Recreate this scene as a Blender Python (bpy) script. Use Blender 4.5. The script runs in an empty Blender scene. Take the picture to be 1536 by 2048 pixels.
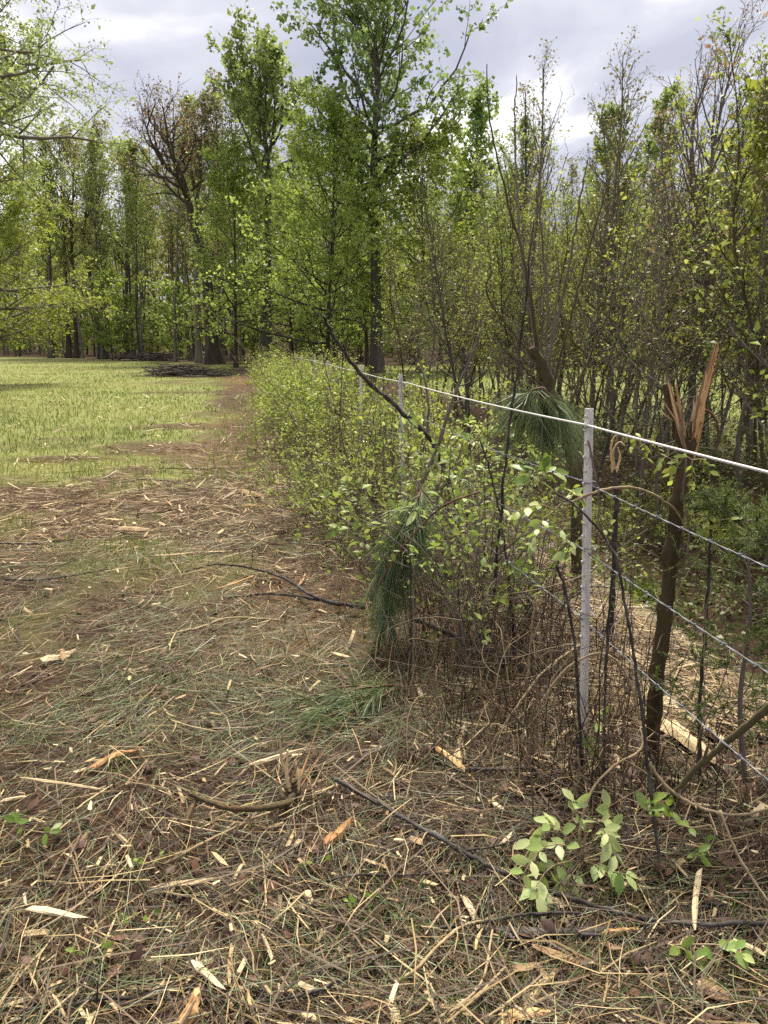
import bpy, math, random
import numpy as np

scene = bpy.context.scene
COL = scene.collection
R_ = math.radians

# ------------------------------------------------------------------ camera
EYE = 1.60
FPX = 1540.0                                   # focal length in photograph pixels
TH = math.atan(334.0 / FPX)                    # camera tilts down, horizon at row 690
cam_d = bpy.data.cameras.new('camera')
cam = bpy.data.objects.new('camera', cam_d)
COL.objects.link(cam)
cam.location = (0, 0, EYE)
cam.rotation_euler = (math.pi / 2 - TH, 0, 0)
cam_d.sensor_fit = 'HORIZONTAL'
cam_d.sensor_width = 36.0
cam_d.lens = 36.0 * FPX / 1536.0
cam_d.clip_end = 3000
cam_d.clip_start = 0.05
scene.camera = cam

# ------------------------------------------------------------------ sky, sun, exposure
SUN_EL, SUN_AZ = 58.0, 9.0                     # azimuth to the right of the view
SUN_DIR = np.array([math.sin(R_(SUN_AZ)) * math.cos(R_(SUN_EL)), math.cos(R_(SUN_AZ)) * math.cos(R_(SUN_EL)), math.sin(R_(SUN_EL))])
world = bpy.data.worlds.new('World')
scene.world = world
world.use_nodes = True
wt = world.node_tree
for n in list(wt.nodes):
    wt.nodes.remove(n)


def N(tree, typ, **kw):
    n = tree.nodes.new(typ)
    for k, v in kw.items():
        if k == 'inp':
            for a, b in v.items():
                n.inputs[a].default_value = b
        else:
            setattr(n, k, v)
    return n


def ramp(tree, stops, interp='LINEAR'):
    n = tree.nodes.new('ShaderNodeValToRGB')
    n.color_ramp.interpolation = interp
    el = n.color_ramp.elements
    while len(el) < len(stops):
        el.new(0.5)
    for e, (p, c) in zip(el, stops):
        e.position = p
        e.color = (*c, 1.0) if len(c) == 3 else c
    return n


L = wt.links.new
w_out = N(wt, 'ShaderNodeOutputWorld')
w_bg = N(wt, 'ShaderNodeBackground', inp={'Strength': 0.05})
sky_n = N(wt, 'ShaderNodeTexSky', sky_type='NISHITA', sun_disc=False, sun_elevation=R_(SUN_EL), sun_rotation=R_(SUN_AZ), dust_density=2.5)
tc = N(wt, 'ShaderNodeTexCoord')
sep = N(wt, 'ShaderNodeSeparateXYZ')
L(tc.outputs['Generated'], sep.inputs[0])
zab = N(wt, 'ShaderNodeMath', operation='ABSOLUTE'); L(sep.outputs['Z'], zab.inputs[0])
zad = N(wt, 'ShaderNodeMath', operation='ADD', inp={1: 0.22}); L(zab.outputs[0], zad.inputs[0])
dx = N(wt, 'ShaderNodeMath', operation='DIVIDE'); L(sep.outputs['X'], dx.inputs[0]); L(zad.outputs[0], dx.inputs[1])
dy = N(wt, 'ShaderNodeMath', operation='DIVIDE'); L(sep.outputs['Y'], dy.inputs[0]); L(zad.outputs[0], dy.inputs[1])
cmb = N(wt, 'ShaderNodeCombineXYZ'); L(dx.outputs[0], cmb.inputs[0]); L(dy.outputs[0], cmb.inputs[1])
cn = N(wt, 'ShaderNodeTexNoise', inp={'Scale': 1.4, 'Detail': 7.0, 'Roughness': 0.5, 'Distortion': 0.35})
mp = N(wt, 'ShaderNodeMapping', inp={'Location': (3.33, 2.22, 2.0)})
L(cmb.outputs[0], mp.inputs['Vector']); L(mp.outputs[0], cn.inputs['Vector'])
# thin cloud glows round the hidden sun
dot = N(wt, 'ShaderNodeVectorMath', operation='DOT_PRODUCT', inp={1: tuple(SUN_DIR)})
L(tc.outputs['Generated'], dot.inputs[0])
gl = N(wt, 'ShaderNodeMapRange', inp={'From Min': 0.55, 'From Max': 1.0, 'To Min': 0.0, 'To Max': 0.20})
L(dot.outputs['Value'], gl.inputs['Value'])
ad = N(wt, 'ShaderNodeMath', operation='ADD'); L(cn.outputs['Fac'], ad.inputs[0]); L(gl.outputs[0], ad.inputs[1])
crp = ramp(wt, [(0.40, (3.6, 3.85, 4.8)), (0.53, (4.5, 4.65, 5.5)), (0.61, (5.8, 5.9, 6.6)), (0.68, (9.0, 9.0, 9.3)), (0.80, (12.0, 12.0, 12.1))])
L(ad.outputs[0], crp.inputs[0])
cov = N(wt, 'ShaderNodeMapRange', inp={'From Min': 0.2, 'From Max': 0.36, 'To Min': 0.8, 'To Max': 0.97})
L(cn.outputs['Fac'], cov.inputs['Value'])
mx = N(wt, 'ShaderNodeMixRGB'); L(cov.outputs[0], mx.inputs[0]); L(sky_n.outputs[0], mx.inputs[1]); L(crp.outputs[0], mx.inputs[2])
L(mx.outputs[0], w_bg.inputs['Color']); L(w_bg.outputs[0], w_out.inputs[0])

sun_d = bpy.data.lights.new('sun', 'SUN')
sun_d.energy = 3.2
sun_d.angle = R_(14)
sun_d.color = (1.0, 0.92, 0.78)
sun = bpy.data.objects.new('sun', sun_d)
COL.objects.link(sun)
sun.rotation_euler = (R_(90 - SUN_EL), 0, R_(180 - SUN_AZ))
sun.location = (4, 20, 30)

vs = scene.view_settings
vs.view_transform = 'Standard'
vs.look = 'None'
vs.gamma = 1.0
vs.use_curve_mapping = False
vs.exposure = 1.5
scene.cycles.use_denoising = False
scene.cycles.max_bounces = 4
scene.cycles.diffuse_bounces = 3
scene.cycles.transmission_bounces = 2
scene.cycles.use_adaptive_sampling = True
scene.cycles.adaptive_threshold = 0.02
scene.cycles.transparent_max_bounces = 4
scene.cycles.use_fast_gi = False
world.cycles.sampling_method = 'MANUAL'
world.cycles.sample_map_resolution = 256


# ------------------------------------------------------------------ materials
def base_mat(name):
    m = bpy.data.materials.new(name)
    m.use_nodes = True
    t = m.node_tree
    for n in list(t.nodes):
        t.nodes.remove(n)
    o = t.nodes.new('ShaderNodeOutputMaterial')
    return m, t, o


def mat_leaf(name, stops, trans=0.4, rough=0.5, tboost=1.25, spec=0.3):
    """colour differs from leaf to leaf through the attribute rnd"""
    m, t, o = base_mat(name)
    a = N(t, 'ShaderNodeAttribute', attribute_name='rnd')
    r = ramp(t, stops)
    t.links.new(a.outputs['Fac'], r.inputs[0])
    p = N(t, 'ShaderNodeBsdfPrincipled', inp={'Roughness': rough, 'Specular IOR Level': spec})
    if trans > 0.2:                              # every plant has its own shade of green
        oi = t.nodes.new('ShaderNodeObjectInfo')
        hs = N(t, 'ShaderNodeHueSaturation')
        h1 = N(t, 'ShaderNodeMapRange', inp={'To Min': 0.495, 'To Max': 0.522}); t.links.new(oi.outputs['Random'], h1.inputs['Value'])
        w1 = N(t, 'ShaderNodeTexWhiteNoise', noise_dimensions='1D'); t.links.new(oi.outputs['Random'], w1.inputs['W'])
        v1 = N(t, 'ShaderNodeMapRange', inp={'To Min': 0.85, 'To Max': 1.22}); t.links.new(w1.outputs['Value'], v1.inputs['Value'])
        t.links.new(h1.outputs[0], hs.inputs['Hue']); t.links.new(v1.outputs[0], hs.inputs['Value']); t.links.new(r.outputs[0], hs.inputs['Color'])
        r = hs
    t.links.new(r.outputs[0], p.inputs['Base Color'])
    if trans > 0:
        tl = t.nodes.new('ShaderNodeBsdfTranslucent')
        g = N(t, 'ShaderNodeMixRGB', blend_type='MULTIPLY', inp={0: 1.0, 2: (tboost * 1.08, tboost * 1.02, tboost * 0.85, 1)})
        t.links.new(r.outputs[0], g.inputs[1])
        t.links.new(g.outputs[0], tl.inputs[0])
        ms = N(t, 'ShaderNodeMixShader', inp={0: trans})
        t.links.new(p.outputs[0], ms.inputs[1]); t.links.new(tl.outputs[0], ms.inputs[2])
        t.links.new(ms.outputs[0], o.inputs[0])
    else:
        t.links.new(p.outputs[0], o.inputs[0])
    return m


def mat_bark(name, c1, c2, scale=6.0, stretch=0.25, bump=0.6, rough=0.85, lichen=None):
    m, t, o = base_mat(name)
    tc = t.nodes.new('ShaderNodeTexCoord')
    mp = N(t, 'ShaderNodeMapping', inp={'Scale': (1, 1, stretch)})
    t.links.new(tc.outputs['Object'], mp.inputs['Vector'])
    n1 = N(t, 'ShaderNodeTexNoise', inp={'Scale': scale, 'Detail': 6.0, 'Roughness': 0.65})
    t.links.new(mp.outputs[0], n1.inputs['Vector'])
    r = ramp(t, [(0.3, c1), (0.7, c2)])
    t.links.new(n1.outputs['Fac'], r.inputs[0])
    col = r.outputs[0]
    if lichen:
        n2 = N(t, 'ShaderNodeTexNoise', inp={'Scale': scale * 0.35, 'Detail': 4.0, 'Roughness': 0.6})
        t.links.new(tc.outputs['Object'], n2.inputs['Vector'])
        mr = N(t, 'ShaderNodeMapRange', inp={'From Min': 0.5, 'From Max': 0.66, 'To Min': 0, 'To Max': 0.75})
        t.links.new(n2.outputs['Fac'], mr.inputs['Value'])
        mxx = N(t, 'ShaderNodeMixRGB', inp={2: (*lichen, 1)})
        t.links.new(mr.outputs[0], mxx.inputs[0]); t.links.new(col, mxx.inputs[1])
        col = mxx.outputs[0]
    p = N(t, 'ShaderNodeBsdfPrincipled', inp={'Roughness': rough, 'Specular IOR Level': 0.2})
    t.links.new(col, p.inputs['Base Color'])
    b = N(t, 'ShaderNodeBump', inp={'Strength': bump, 'Distance': 0.02})
    t.links.new(n1.outputs['Fac'], b.inputs['Height'])
    t.links.new(b.outputs[0], p.inputs['Normal'])
    t.links.new(p.outputs[0], o.inputs[0])
    return m


def mat_wood(name, c1, c2, c3, scale=30.0):
    """fresh split wood: streaks along the grain (object Z is made the long axis of every splinter)"""
    m, t, o = base_mat(name)
    tc = t.nodes.new('ShaderNodeTexCoord')
    oi = t.nodes.new('ShaderNodeObjectInfo')
    a = N(t, 'ShaderNodeAttribute', attribute_name='rnd')
    mp = N(t, 'ShaderNodeMapping', inp={'Scale': (1, 1, 0.06)})
    t.links.new(tc.outputs['Object'], mp.inputs['Vector'])
    n1 = N(t, 'ShaderNodeTexNoise', inp={'Scale': scale, 'Detail': 5.0, 'Roughness': 0.7})
    t.links.new(mp.outputs[0], n1.inputs['Vector'])
    ad1 = N(t, 'ShaderNodeMath', operation='MULTIPLY_ADD', inp={1: 0.5, 2: -0.25}); t.links.new(oi.outputs['Random'], ad1.inputs[0])
    ad2 = N(t, 'ShaderNodeMath', operation='MULTIPLY_ADD', inp={1: 0.35, 2: -0.17}); t.links.new(a.outputs['Fac'], ad2.inputs[0])
    s1 = N(t, 'ShaderNodeMath', operation='ADD'); t.links.new(n1.outputs['Fac'], s1.inputs[0]); t.links.new(ad1.outputs[0], s1.inputs[1])
    s2 = N(t, 'ShaderNodeMath', operation='ADD'); t.links.new(s1.outputs[0], s2.inputs[0]); t.links.new(ad2.outputs[0], s2.inputs[1])
    r = ramp(t, [(0.18, c1), (0.5, c2), (0.8, c3)])
    t.links.new(s2.outputs[0], r.inputs[0])
    p = N(t, 'ShaderNodeBsdfPrincipled', inp={'Roughness': 0.7, 'Specular IOR Level': 0.25})
    t.links.new(r.outputs[0], p.inputs['Base Color'])
    b = N(t, 'ShaderNodeBump', inp={'Strength': 0.7, 'Distance': 0.004})
    t.links.new(n1.outputs['Fac'], b.inputs['Height']); t.links.new(b.outputs[0], p.inputs['Normal'])
    t.links.new(p.outputs[0], o.inputs[0])
    return m


M = {}
M['tulip'] = mat_leaf('tulip_leaves', [(0, (0.12, 0.17, 0.052)), (0.5, (0.20, 0.27, 0.085)), (1, (0.31, 0.38, 0.14))], 0.5)
M['spring'] = mat_leaf('spring_leaves', [(0, (0.13, 0.18, 0.035)), (0.5, (0.23, 0.29, 0.062)), (1, (0.36, 0.42, 0.11))], 0.48)
M['yellowgreen'] = mat_leaf('yellow_green_leaves', [(0, (0.132, 0.172, 0.026)), (0.5, (0.252, 0.305, 0.052)), (1, (0.396, 0.437, 0.104))], 0.45)
M['palegreen'] = mat_leaf('pale_green_leaves', [(0, (0.163, 0.204, 0.065)), (0.5, (0.263, 0.312, 0.117)), (1, (0.388, 0.420, 0.195))], 0.42)
M['woodgreen'] = mat_leaf('woodland_leaves', [(0, (0.11, 0.135, 0.035)), (0.5, (0.205, 0.245, 0.065)), (1, (0.32, 0.37, 0.11))], 0.45)
M['bud'] = mat_leaf('reddish_buds', [(0, (0.195, 0.128, 0.075)), (0.6, (0.315, 0.210, 0.128)), (1, (0.360, 0.330, 0.135))], 0.3)
M['olivebud'] = mat_leaf('olive_buds', [(0, (0.150, 0.140, 0.060)), (0.6, (0.255, 0.238, 0.083)), (1, (0.375, 0.378, 0.120))], 0.35)
M['shrub'] = mat_leaf('shrub_leaves', [(0, (0.095, 0.131, 0.028)), (0.45, (0.203, 0.250, 0.056)), (0.8, (0.338, 0.388, 0.091)), (1, (0.486, 0.475, 0.168))], 0.42)
M['honey'] = mat_leaf('honeysuckle_leaves', [(0, (0.14, 0.21, 0.03)), (0.5, (0.27, 0.36, 0.085)), (1, (0.50, 0.55, 0.26))], 0.38, rough=0.45, spec=0.35)
M['ivy'] = mat_leaf('ground_vine_leaves', [(0, (0.055, 0.075, 0.02)), (0.5, (0.12, 0.145, 0.038)), (1, (0.24, 0.265, 0.075))], 0.3, rough=0.45)
M['needle'] = mat_leaf('pine_needles', [(0, (0.075, 0.11, 0.048)), (0.5, (0.15, 0.20, 0.085)), (1, (0.27, 0.32, 0.15))], 0.25, rough=0.4)
M['cedar'] = mat_leaf('cedar_sprays', [(0, (0.075, 0.11, 0.03)), (0.5, (0.14, 0.19, 0.055)), (1, (0.23, 0.28, 0.10))], 0.35)
M['grass'] = mat_leaf('meadow_grass', [(0, (0.085, 0.115, 0.026)), (0.4, (0.155, 0.19, 0.048)), (0.68, (0.25, 0.255, 0.085)), (1, (0.40, 0.34, 0.17))], 0.32)
M['freshgrass'] = mat_leaf('fresh_grass', [(0, (0.06, 0.11, 0.02)), (0.6, (0.12, 0.20, 0.035)), (1, (0.24, 0.30, 0.07))], 0.35)
M['straw'] = mat_leaf('straw_and_needles', [(0, (0.030, 0.017, 0.010)), (0.25, (0.085, 0.047, 0.024)), (0.5, (0.185, 0.115, 0.053)), (0.75, (0.35, 0.25, 0.115)), (1, (0.60, 0.475, 0.26))], 0.0, rough=0.55)
M['deadleaf'] = mat_leaf('dead_leaves', [(0, (0.05, 0.025, 0.018)), (0.5, (0.11, 0.052, 0.033)), (1, (0.22, 0.12, 0.075))], 0.15, rough=0.6)
M['chip'] = mat_leaf('wood_chips', [(0, (0.17, 0.10, 0.05)), (0.35, (0.34, 0.235, 0.12)), (0.7, (0.50, 0.385, 0.215)), (1, (0.62, 0.51, 0.32))], 0.0, rough=0.7)
M['stems'] = mat_leaf('thin_stems', [(0, (0.035, 0.025, 0.02)), (0.4, (0.085, 0.06, 0.042)), (0.75, (0.17, 0.12, 0.075)), (1, (0.36, 0.27, 0.16))], 0.0, rough=0.7)
M['bark_grey'] = mat_bark('grey_bark', (0.055, 0.048, 0.038), (0.15, 0.135, 0.11), 3.0, 0.2)
M['bark_pale'] = mat_bark('pale_bark', (0.10, 0.088, 0.068), (0.23, 0.205, 0.165), 3.0, 0.2)
M['bark_dark'] = mat_bark('dark_bark', (0.035, 0.027, 0.02), (0.10, 0.08, 0.06), 3.0, 0.2)
M['bark_thicket'] = mat_bark('brown_sapling_bark', (0.12, 0.10, 0.075), (0.25, 0.215, 0.165), 8.0, 0.3)
M['bark_olive'] = mat_bark('olive_sapling_bark', (0.06, 0.05, 0.024), (0.14, 0.12, 0.058), 14.0, 0.25, 0.5)
M['bark_stump'] = mat_bark('brown_peeling_bark', (0.045, 0.034, 0.018), (0.12, 0.09, 0.04), 22.0, 0.25, 0.9, lichen=(0.13, 0.075, 0.036))
M['stick_dark'] = mat_bark('dark_stick_bark', (0.028, 0.023, 0.020), (0.095, 0.08, 0.068), 30.0, 0.35, 0.9, lichen=(0.15, 0.14, 0.125))
M['stick_red'] = mat_bark('reddish_vine_bark', (0.10, 0.055, 0.035), (0.24, 0.145, 0.095), 30.0, 0.3, 0.5)
M['stick_tan'] = mat_bark('tan_dry_stem', (0.25, 0.175, 0.095), (0.46, 0.36, 0.22), 30.0, 0.2, 0.4)
M['stick_grey'] = mat_bark('grey_dry_stem', (0.13, 0.105, 0.085), (0.28, 0.235, 0.19), 30.0, 0.2, 0.4)
M['wood_pale'] = mat_wood('pale_split_wood', (0.24, 0.15, 0.075), (0.47, 0.35, 0.19), (0.62, 0.50, 0.32))
M['wood_orange'] = mat_wood('orange_split_wood', (0.34, 0.165, 0.065), (0.62, 0.38, 0.17), (0.76, 0.57, 0.33))
M['rope'] = mat_bark('white_electric_rope', (0.62, 0.60, 0.55), (0.80, 0.79, 0.75), 60.0, 1.0, 0.3, 0.5)


def mat_post():
    m, t, o = base_mat('weathered_white_post_paint')
    tc = t.nodes.new('ShaderNodeTexCoord')
    mp = N(t, 'ShaderNodeMapping', inp={'Scale': (1, 1, 0.3)})
    t.links.new(tc.outputs['Object'], mp.inputs['Vector'])
    n1 = N(t, 'ShaderNodeTexNoise', inp={'Scale': 26.0, 'Detail': 7.0, 'Roughness': 0.72})
    t.links.new(mp.outputs[0], n1.inputs['Vector'])
    r = ramp(t, [(0.28, (0.25, 0.22, 0.19)), (0.38, (0.60, 0.56, 0.50)), (0.5, (0.80, 0.765, 0.70)), (0.75, (0.86, 0.835, 0.78))])
    t.links.new(n1.outputs['Fac'], r.inputs[0])
    p = N(t, 'ShaderNodeBsdfPrincipled', inp={'Roughness': 0.6})
    t.links.new(r.outputs[0], p.inputs['Base Color'])
    b = N(t, 'ShaderNodeBump', inp={'Strength': 0.3, 'Distance': 0.003})
    t.links.new(n1.outputs['Fac'], b.inputs['Height']); t.links.new(b.outputs[0], p.inputs['Normal'])
    t.links.new(p.outputs[0], o.inputs[0])
    return m


def mat_plain(name, c, rough, metal=0.0):
    m, t, o = base_mat(name)
    tc = t.nodes.new('ShaderNodeTexCoord')
    n1 = N(t, 'ShaderNodeTexNoise', inp={'Scale': 40.0, 'Detail': 4.0})
    t.links.new(tc.outputs['Object'], n1.inputs['Vector'])
    r = ramp(t, [(0.3, tuple(x * 0.7 for x in c)), (0.7, tuple(min(1, x * 1.25) for x in c))])
    t.links.new(n1.outputs['Fac'], r.inputs[0])
    p = N(t, 'ShaderNodeBsdfPrincipled', inp={'Roughness': rough, 'Metallic': metal})
    t.links.new(r.outputs[0], p.inputs['Base Color'])
    t.links.new(p.outputs[0], o.inputs[0])
    return m


M['post'] = mat_post()
M['wire'] = mat_plain('galvanised_wire', (0.19, 0.20, 0.225), 0.55, 0.3)


def mat_ground():
    m, t, o = base_mat('field_and_mulch_ground')
    tc = t.nodes.new('ShaderNodeTexCoord')
    n1 = N(t, 'ShaderNodeTexNoise', inp={'Scale': 2.2, 'Detail': 8.0, 'Roughness': 0.7})
    n2 = N(t, 'ShaderNodeTexNoise', inp={'Scale': 38.0, 'Detail': 6.0, 'Roughness': 0.75})
    n3 = N(t, 'ShaderNodeTexNoise', inp={'Scale': 0.35, 'Detail': 6.0, 'Roughness': 0.65})
    for n in (n1, n2, n3):
        t.links.new(tc.outputs['Object'], n.inputs['Vector'])
    soil = ramp(t, [(0.25, (0.025, 0.014, 0.009)), (0.5, (0.06, 0.034, 0.02)), (0.75, (0.15, 0.09, 0.048))])
    ms = N(t, 'ShaderNodeMixRGB', inp={0: 0.6}); t.links.new(n1.outputs['Fac'], ms.inputs[1]); t.links.new(n2.outputs['Fac'], ms.inputs[2])
    t.links.new(ms.outputs[0], soil.inputs[0])
    gr = ramp(t, [(0.3, (0.115, 0.14, 0.038)), (0.5, (0.18, 0.20, 0.058)), (0.65, (0.25, 0.235, 0.088)), (0.8, (0.30, 0.25, 0.12))])
    mg = N(t, 'ShaderNodeMixRGB', inp={0: 0.55}); t.links.new(n3.outputs['Fac'], mg.inputs[1]); t.links.new(n2.outputs['Fac'], mg.inputs[2])
    t.links.new(mg.outputs[0], gr.inputs[0])
    ag = N(t, 'ShaderNodeAttribute', attribute_name='grass')
    ar = N(t, 'ShaderNodeAttribute', attribute_name='red')
    rd = N(t, 'ShaderNodeMixRGB', inp={2: (0.22, 0.125, 0.066, 1)})
    t.links.new(ar.outputs['Fac'], rd.inputs[0]); t.links.new(soil.outputs[0], rd.inputs[1])
    mm = N(t, 'ShaderNodeMixRGB')
    t.links.new(ag.outputs['Fac'], mm.inputs[0]); t.links.new(rd.outputs[0], mm.inputs[1]); t.links.new(gr.outputs[0], mm.inputs[2])
    p = N(t, 'ShaderNodeBsdfPrincipled', inp={'Roughness': 0.9, 'Specular IOR Level': 0.15})
    t.links.new(mm.outputs[0], p.inputs['Base Color'])
    b = N(t, 'ShaderNodeBump', inp={'Strength': 0.9, 'Distance': 0.02})
    t.links.new(n2.outputs['Fac'], b.inputs['Height']); t.links.new(b.outputs[0], p.inputs['Normal'])
    t.links.new(p.outputs[0], o.inputs[0])
    return m


M['ground'] = mat_ground()

# ------------------------------------------------------------------ numeric helpers
_tab = np.random.default_rng(5).random((64, 256, 256))


def vnoise(x, y, seed=0):
    x = np.asarray(x, float); y = np.asarray(y, float)
    xi = np.floor(x).astype(int); yi = np.floor(y).astype(int)
    fx_ = x - xi; fy_ = y - yi
    fx_ = fx_ * fx_ * (3 - 2 * fx_); fy_ = fy_ * fy_ * (3 - 2 * fy_)
    T = _tab[seed % 64]
    a = T[xi & 255, yi & 255]; b = T[(xi + 1) & 255, yi & 255]
    c = T[xi & 255, (yi + 1) & 255]; d = T[(xi + 1) & 255, (yi + 1) & 255]
    return (a * (1 - fx_) + b * fx_) * (1 - fy_) + (c * (1 - fx_) + d * fx_) * fy_


def fbm(x, y, seed=0, oct=4):
    s = 0; a = 0.5; tot = 0
    for k in range(oct):
        s = s + a * vnoise(x * 2 ** k + 17.3 * k, y * 2 ** k + 5.1 * k, seed + k)
        tot += a; a *= 0.5
    return s / tot


def sst(a, b, x):
    t = np.clip((x - a) / (b - a), 0, 1)
    return t * t * (3 - 2 * t)


def fx(y):                                     # the fence line
    return 1.285 - 0.174 * y


def edge(x):                                   # where the woods begin
    return np.interp(x, [-140, -56, -14.6, 0, 12, 30, 70, 140], [150, 112, 68, 62, 58, 60, 72, 90])


def H(x, y):
    """height of the ground: flat field, lumpy mulch, a ditch beyond the fence"""
    x = np.asarray(x, float); y = np.asarray(y, float)
    s = x - fx(y)
    z = 0.05 * (fbm(x * 0.7, y * 0.7, 3) - 0.5) + 0.05 * (fbm(x * 3.1, y * 3.1, 9, 3) - 0.5) * np.exp(-np.hypot(x, y) / 25)
    d = sst(0.95, 2.1, s) * (1 - sst(2.7, 4.6, s)) * sst(1.0, 4.0, y) * (1 - sst(30, 50, y))
    z = z - 0.75 * d * (0.8 + 0.4 * fbm(x * 0.5, y * 0.5, 21))
    return z + 9.0 * sst(12, 75, y - edge(x)) * (0.8 + 0.4 * fbm(x * 0.02, y * 0.02, 30))


def ray(px, py):
    u = (px - 768.0) / FPX; v = (1024.0 - py) / FPX
    return np.array([u, math.cos(TH) + v * math.sin(TH), -math.sin(TH) + v * math.cos(TH)])


def W(px, py, Y):
    """point seen at a photograph pixel, Y metres ahead"""
    d = ray(px, py)
    return np.array([0, 0, EYE]) + d * (Y / d[1])


def G(px, py, h=0.0):
    """point on the ground (plus h) seen at a photograph pixel"""
    d = ray(px, py); z = h
    for _ in range(6):
        k = (EYE - z) / -d[2]
        p = d * k
        z = float(H(p[0], p[1])) + h
    return np.array([p[0], p[1], z])


def col_at(px, Y):
    """ground position in picture column px, Y metres ahead"""
    x = (px - 768.0) / FPX * (Y * math.cos(TH) + EYE * math.sin(TH) * 0)
    return float(x), float(Y)


def nrm(a):
    return a / np.maximum(np.linalg.norm(a, axis=-1, keepdims=True), 1e-9)


def smooth(pts, n):
    """Catmull-Rom through the points, n samples"""
    P = np.asarray(pts, float)
    if len(P) == 2:
        t = np.linspace(0, 1, n)[:, None]
        return P[0] * (1 - t) + P[1] * t
    Q = np.vstack([2 * P[0] - P[1], P, 2 * P[-1] - P[-2]])
    out = []
    for t in np.linspace(0, len(P) - 1 - 1e-6, n):
        i = int(t); f = t - i
        a, b, c, d = Q[i], Q[i + 1], Q[i + 2], Q[i + 3]
        out.append(0.5 * ((2 * b) + (-a + c) * f + (2 * a - 5 * b + 4 * c - d) * f * f + (-a + 3 * b - 3 * c + d) * f ** 3))
    return np.array(out)


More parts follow.
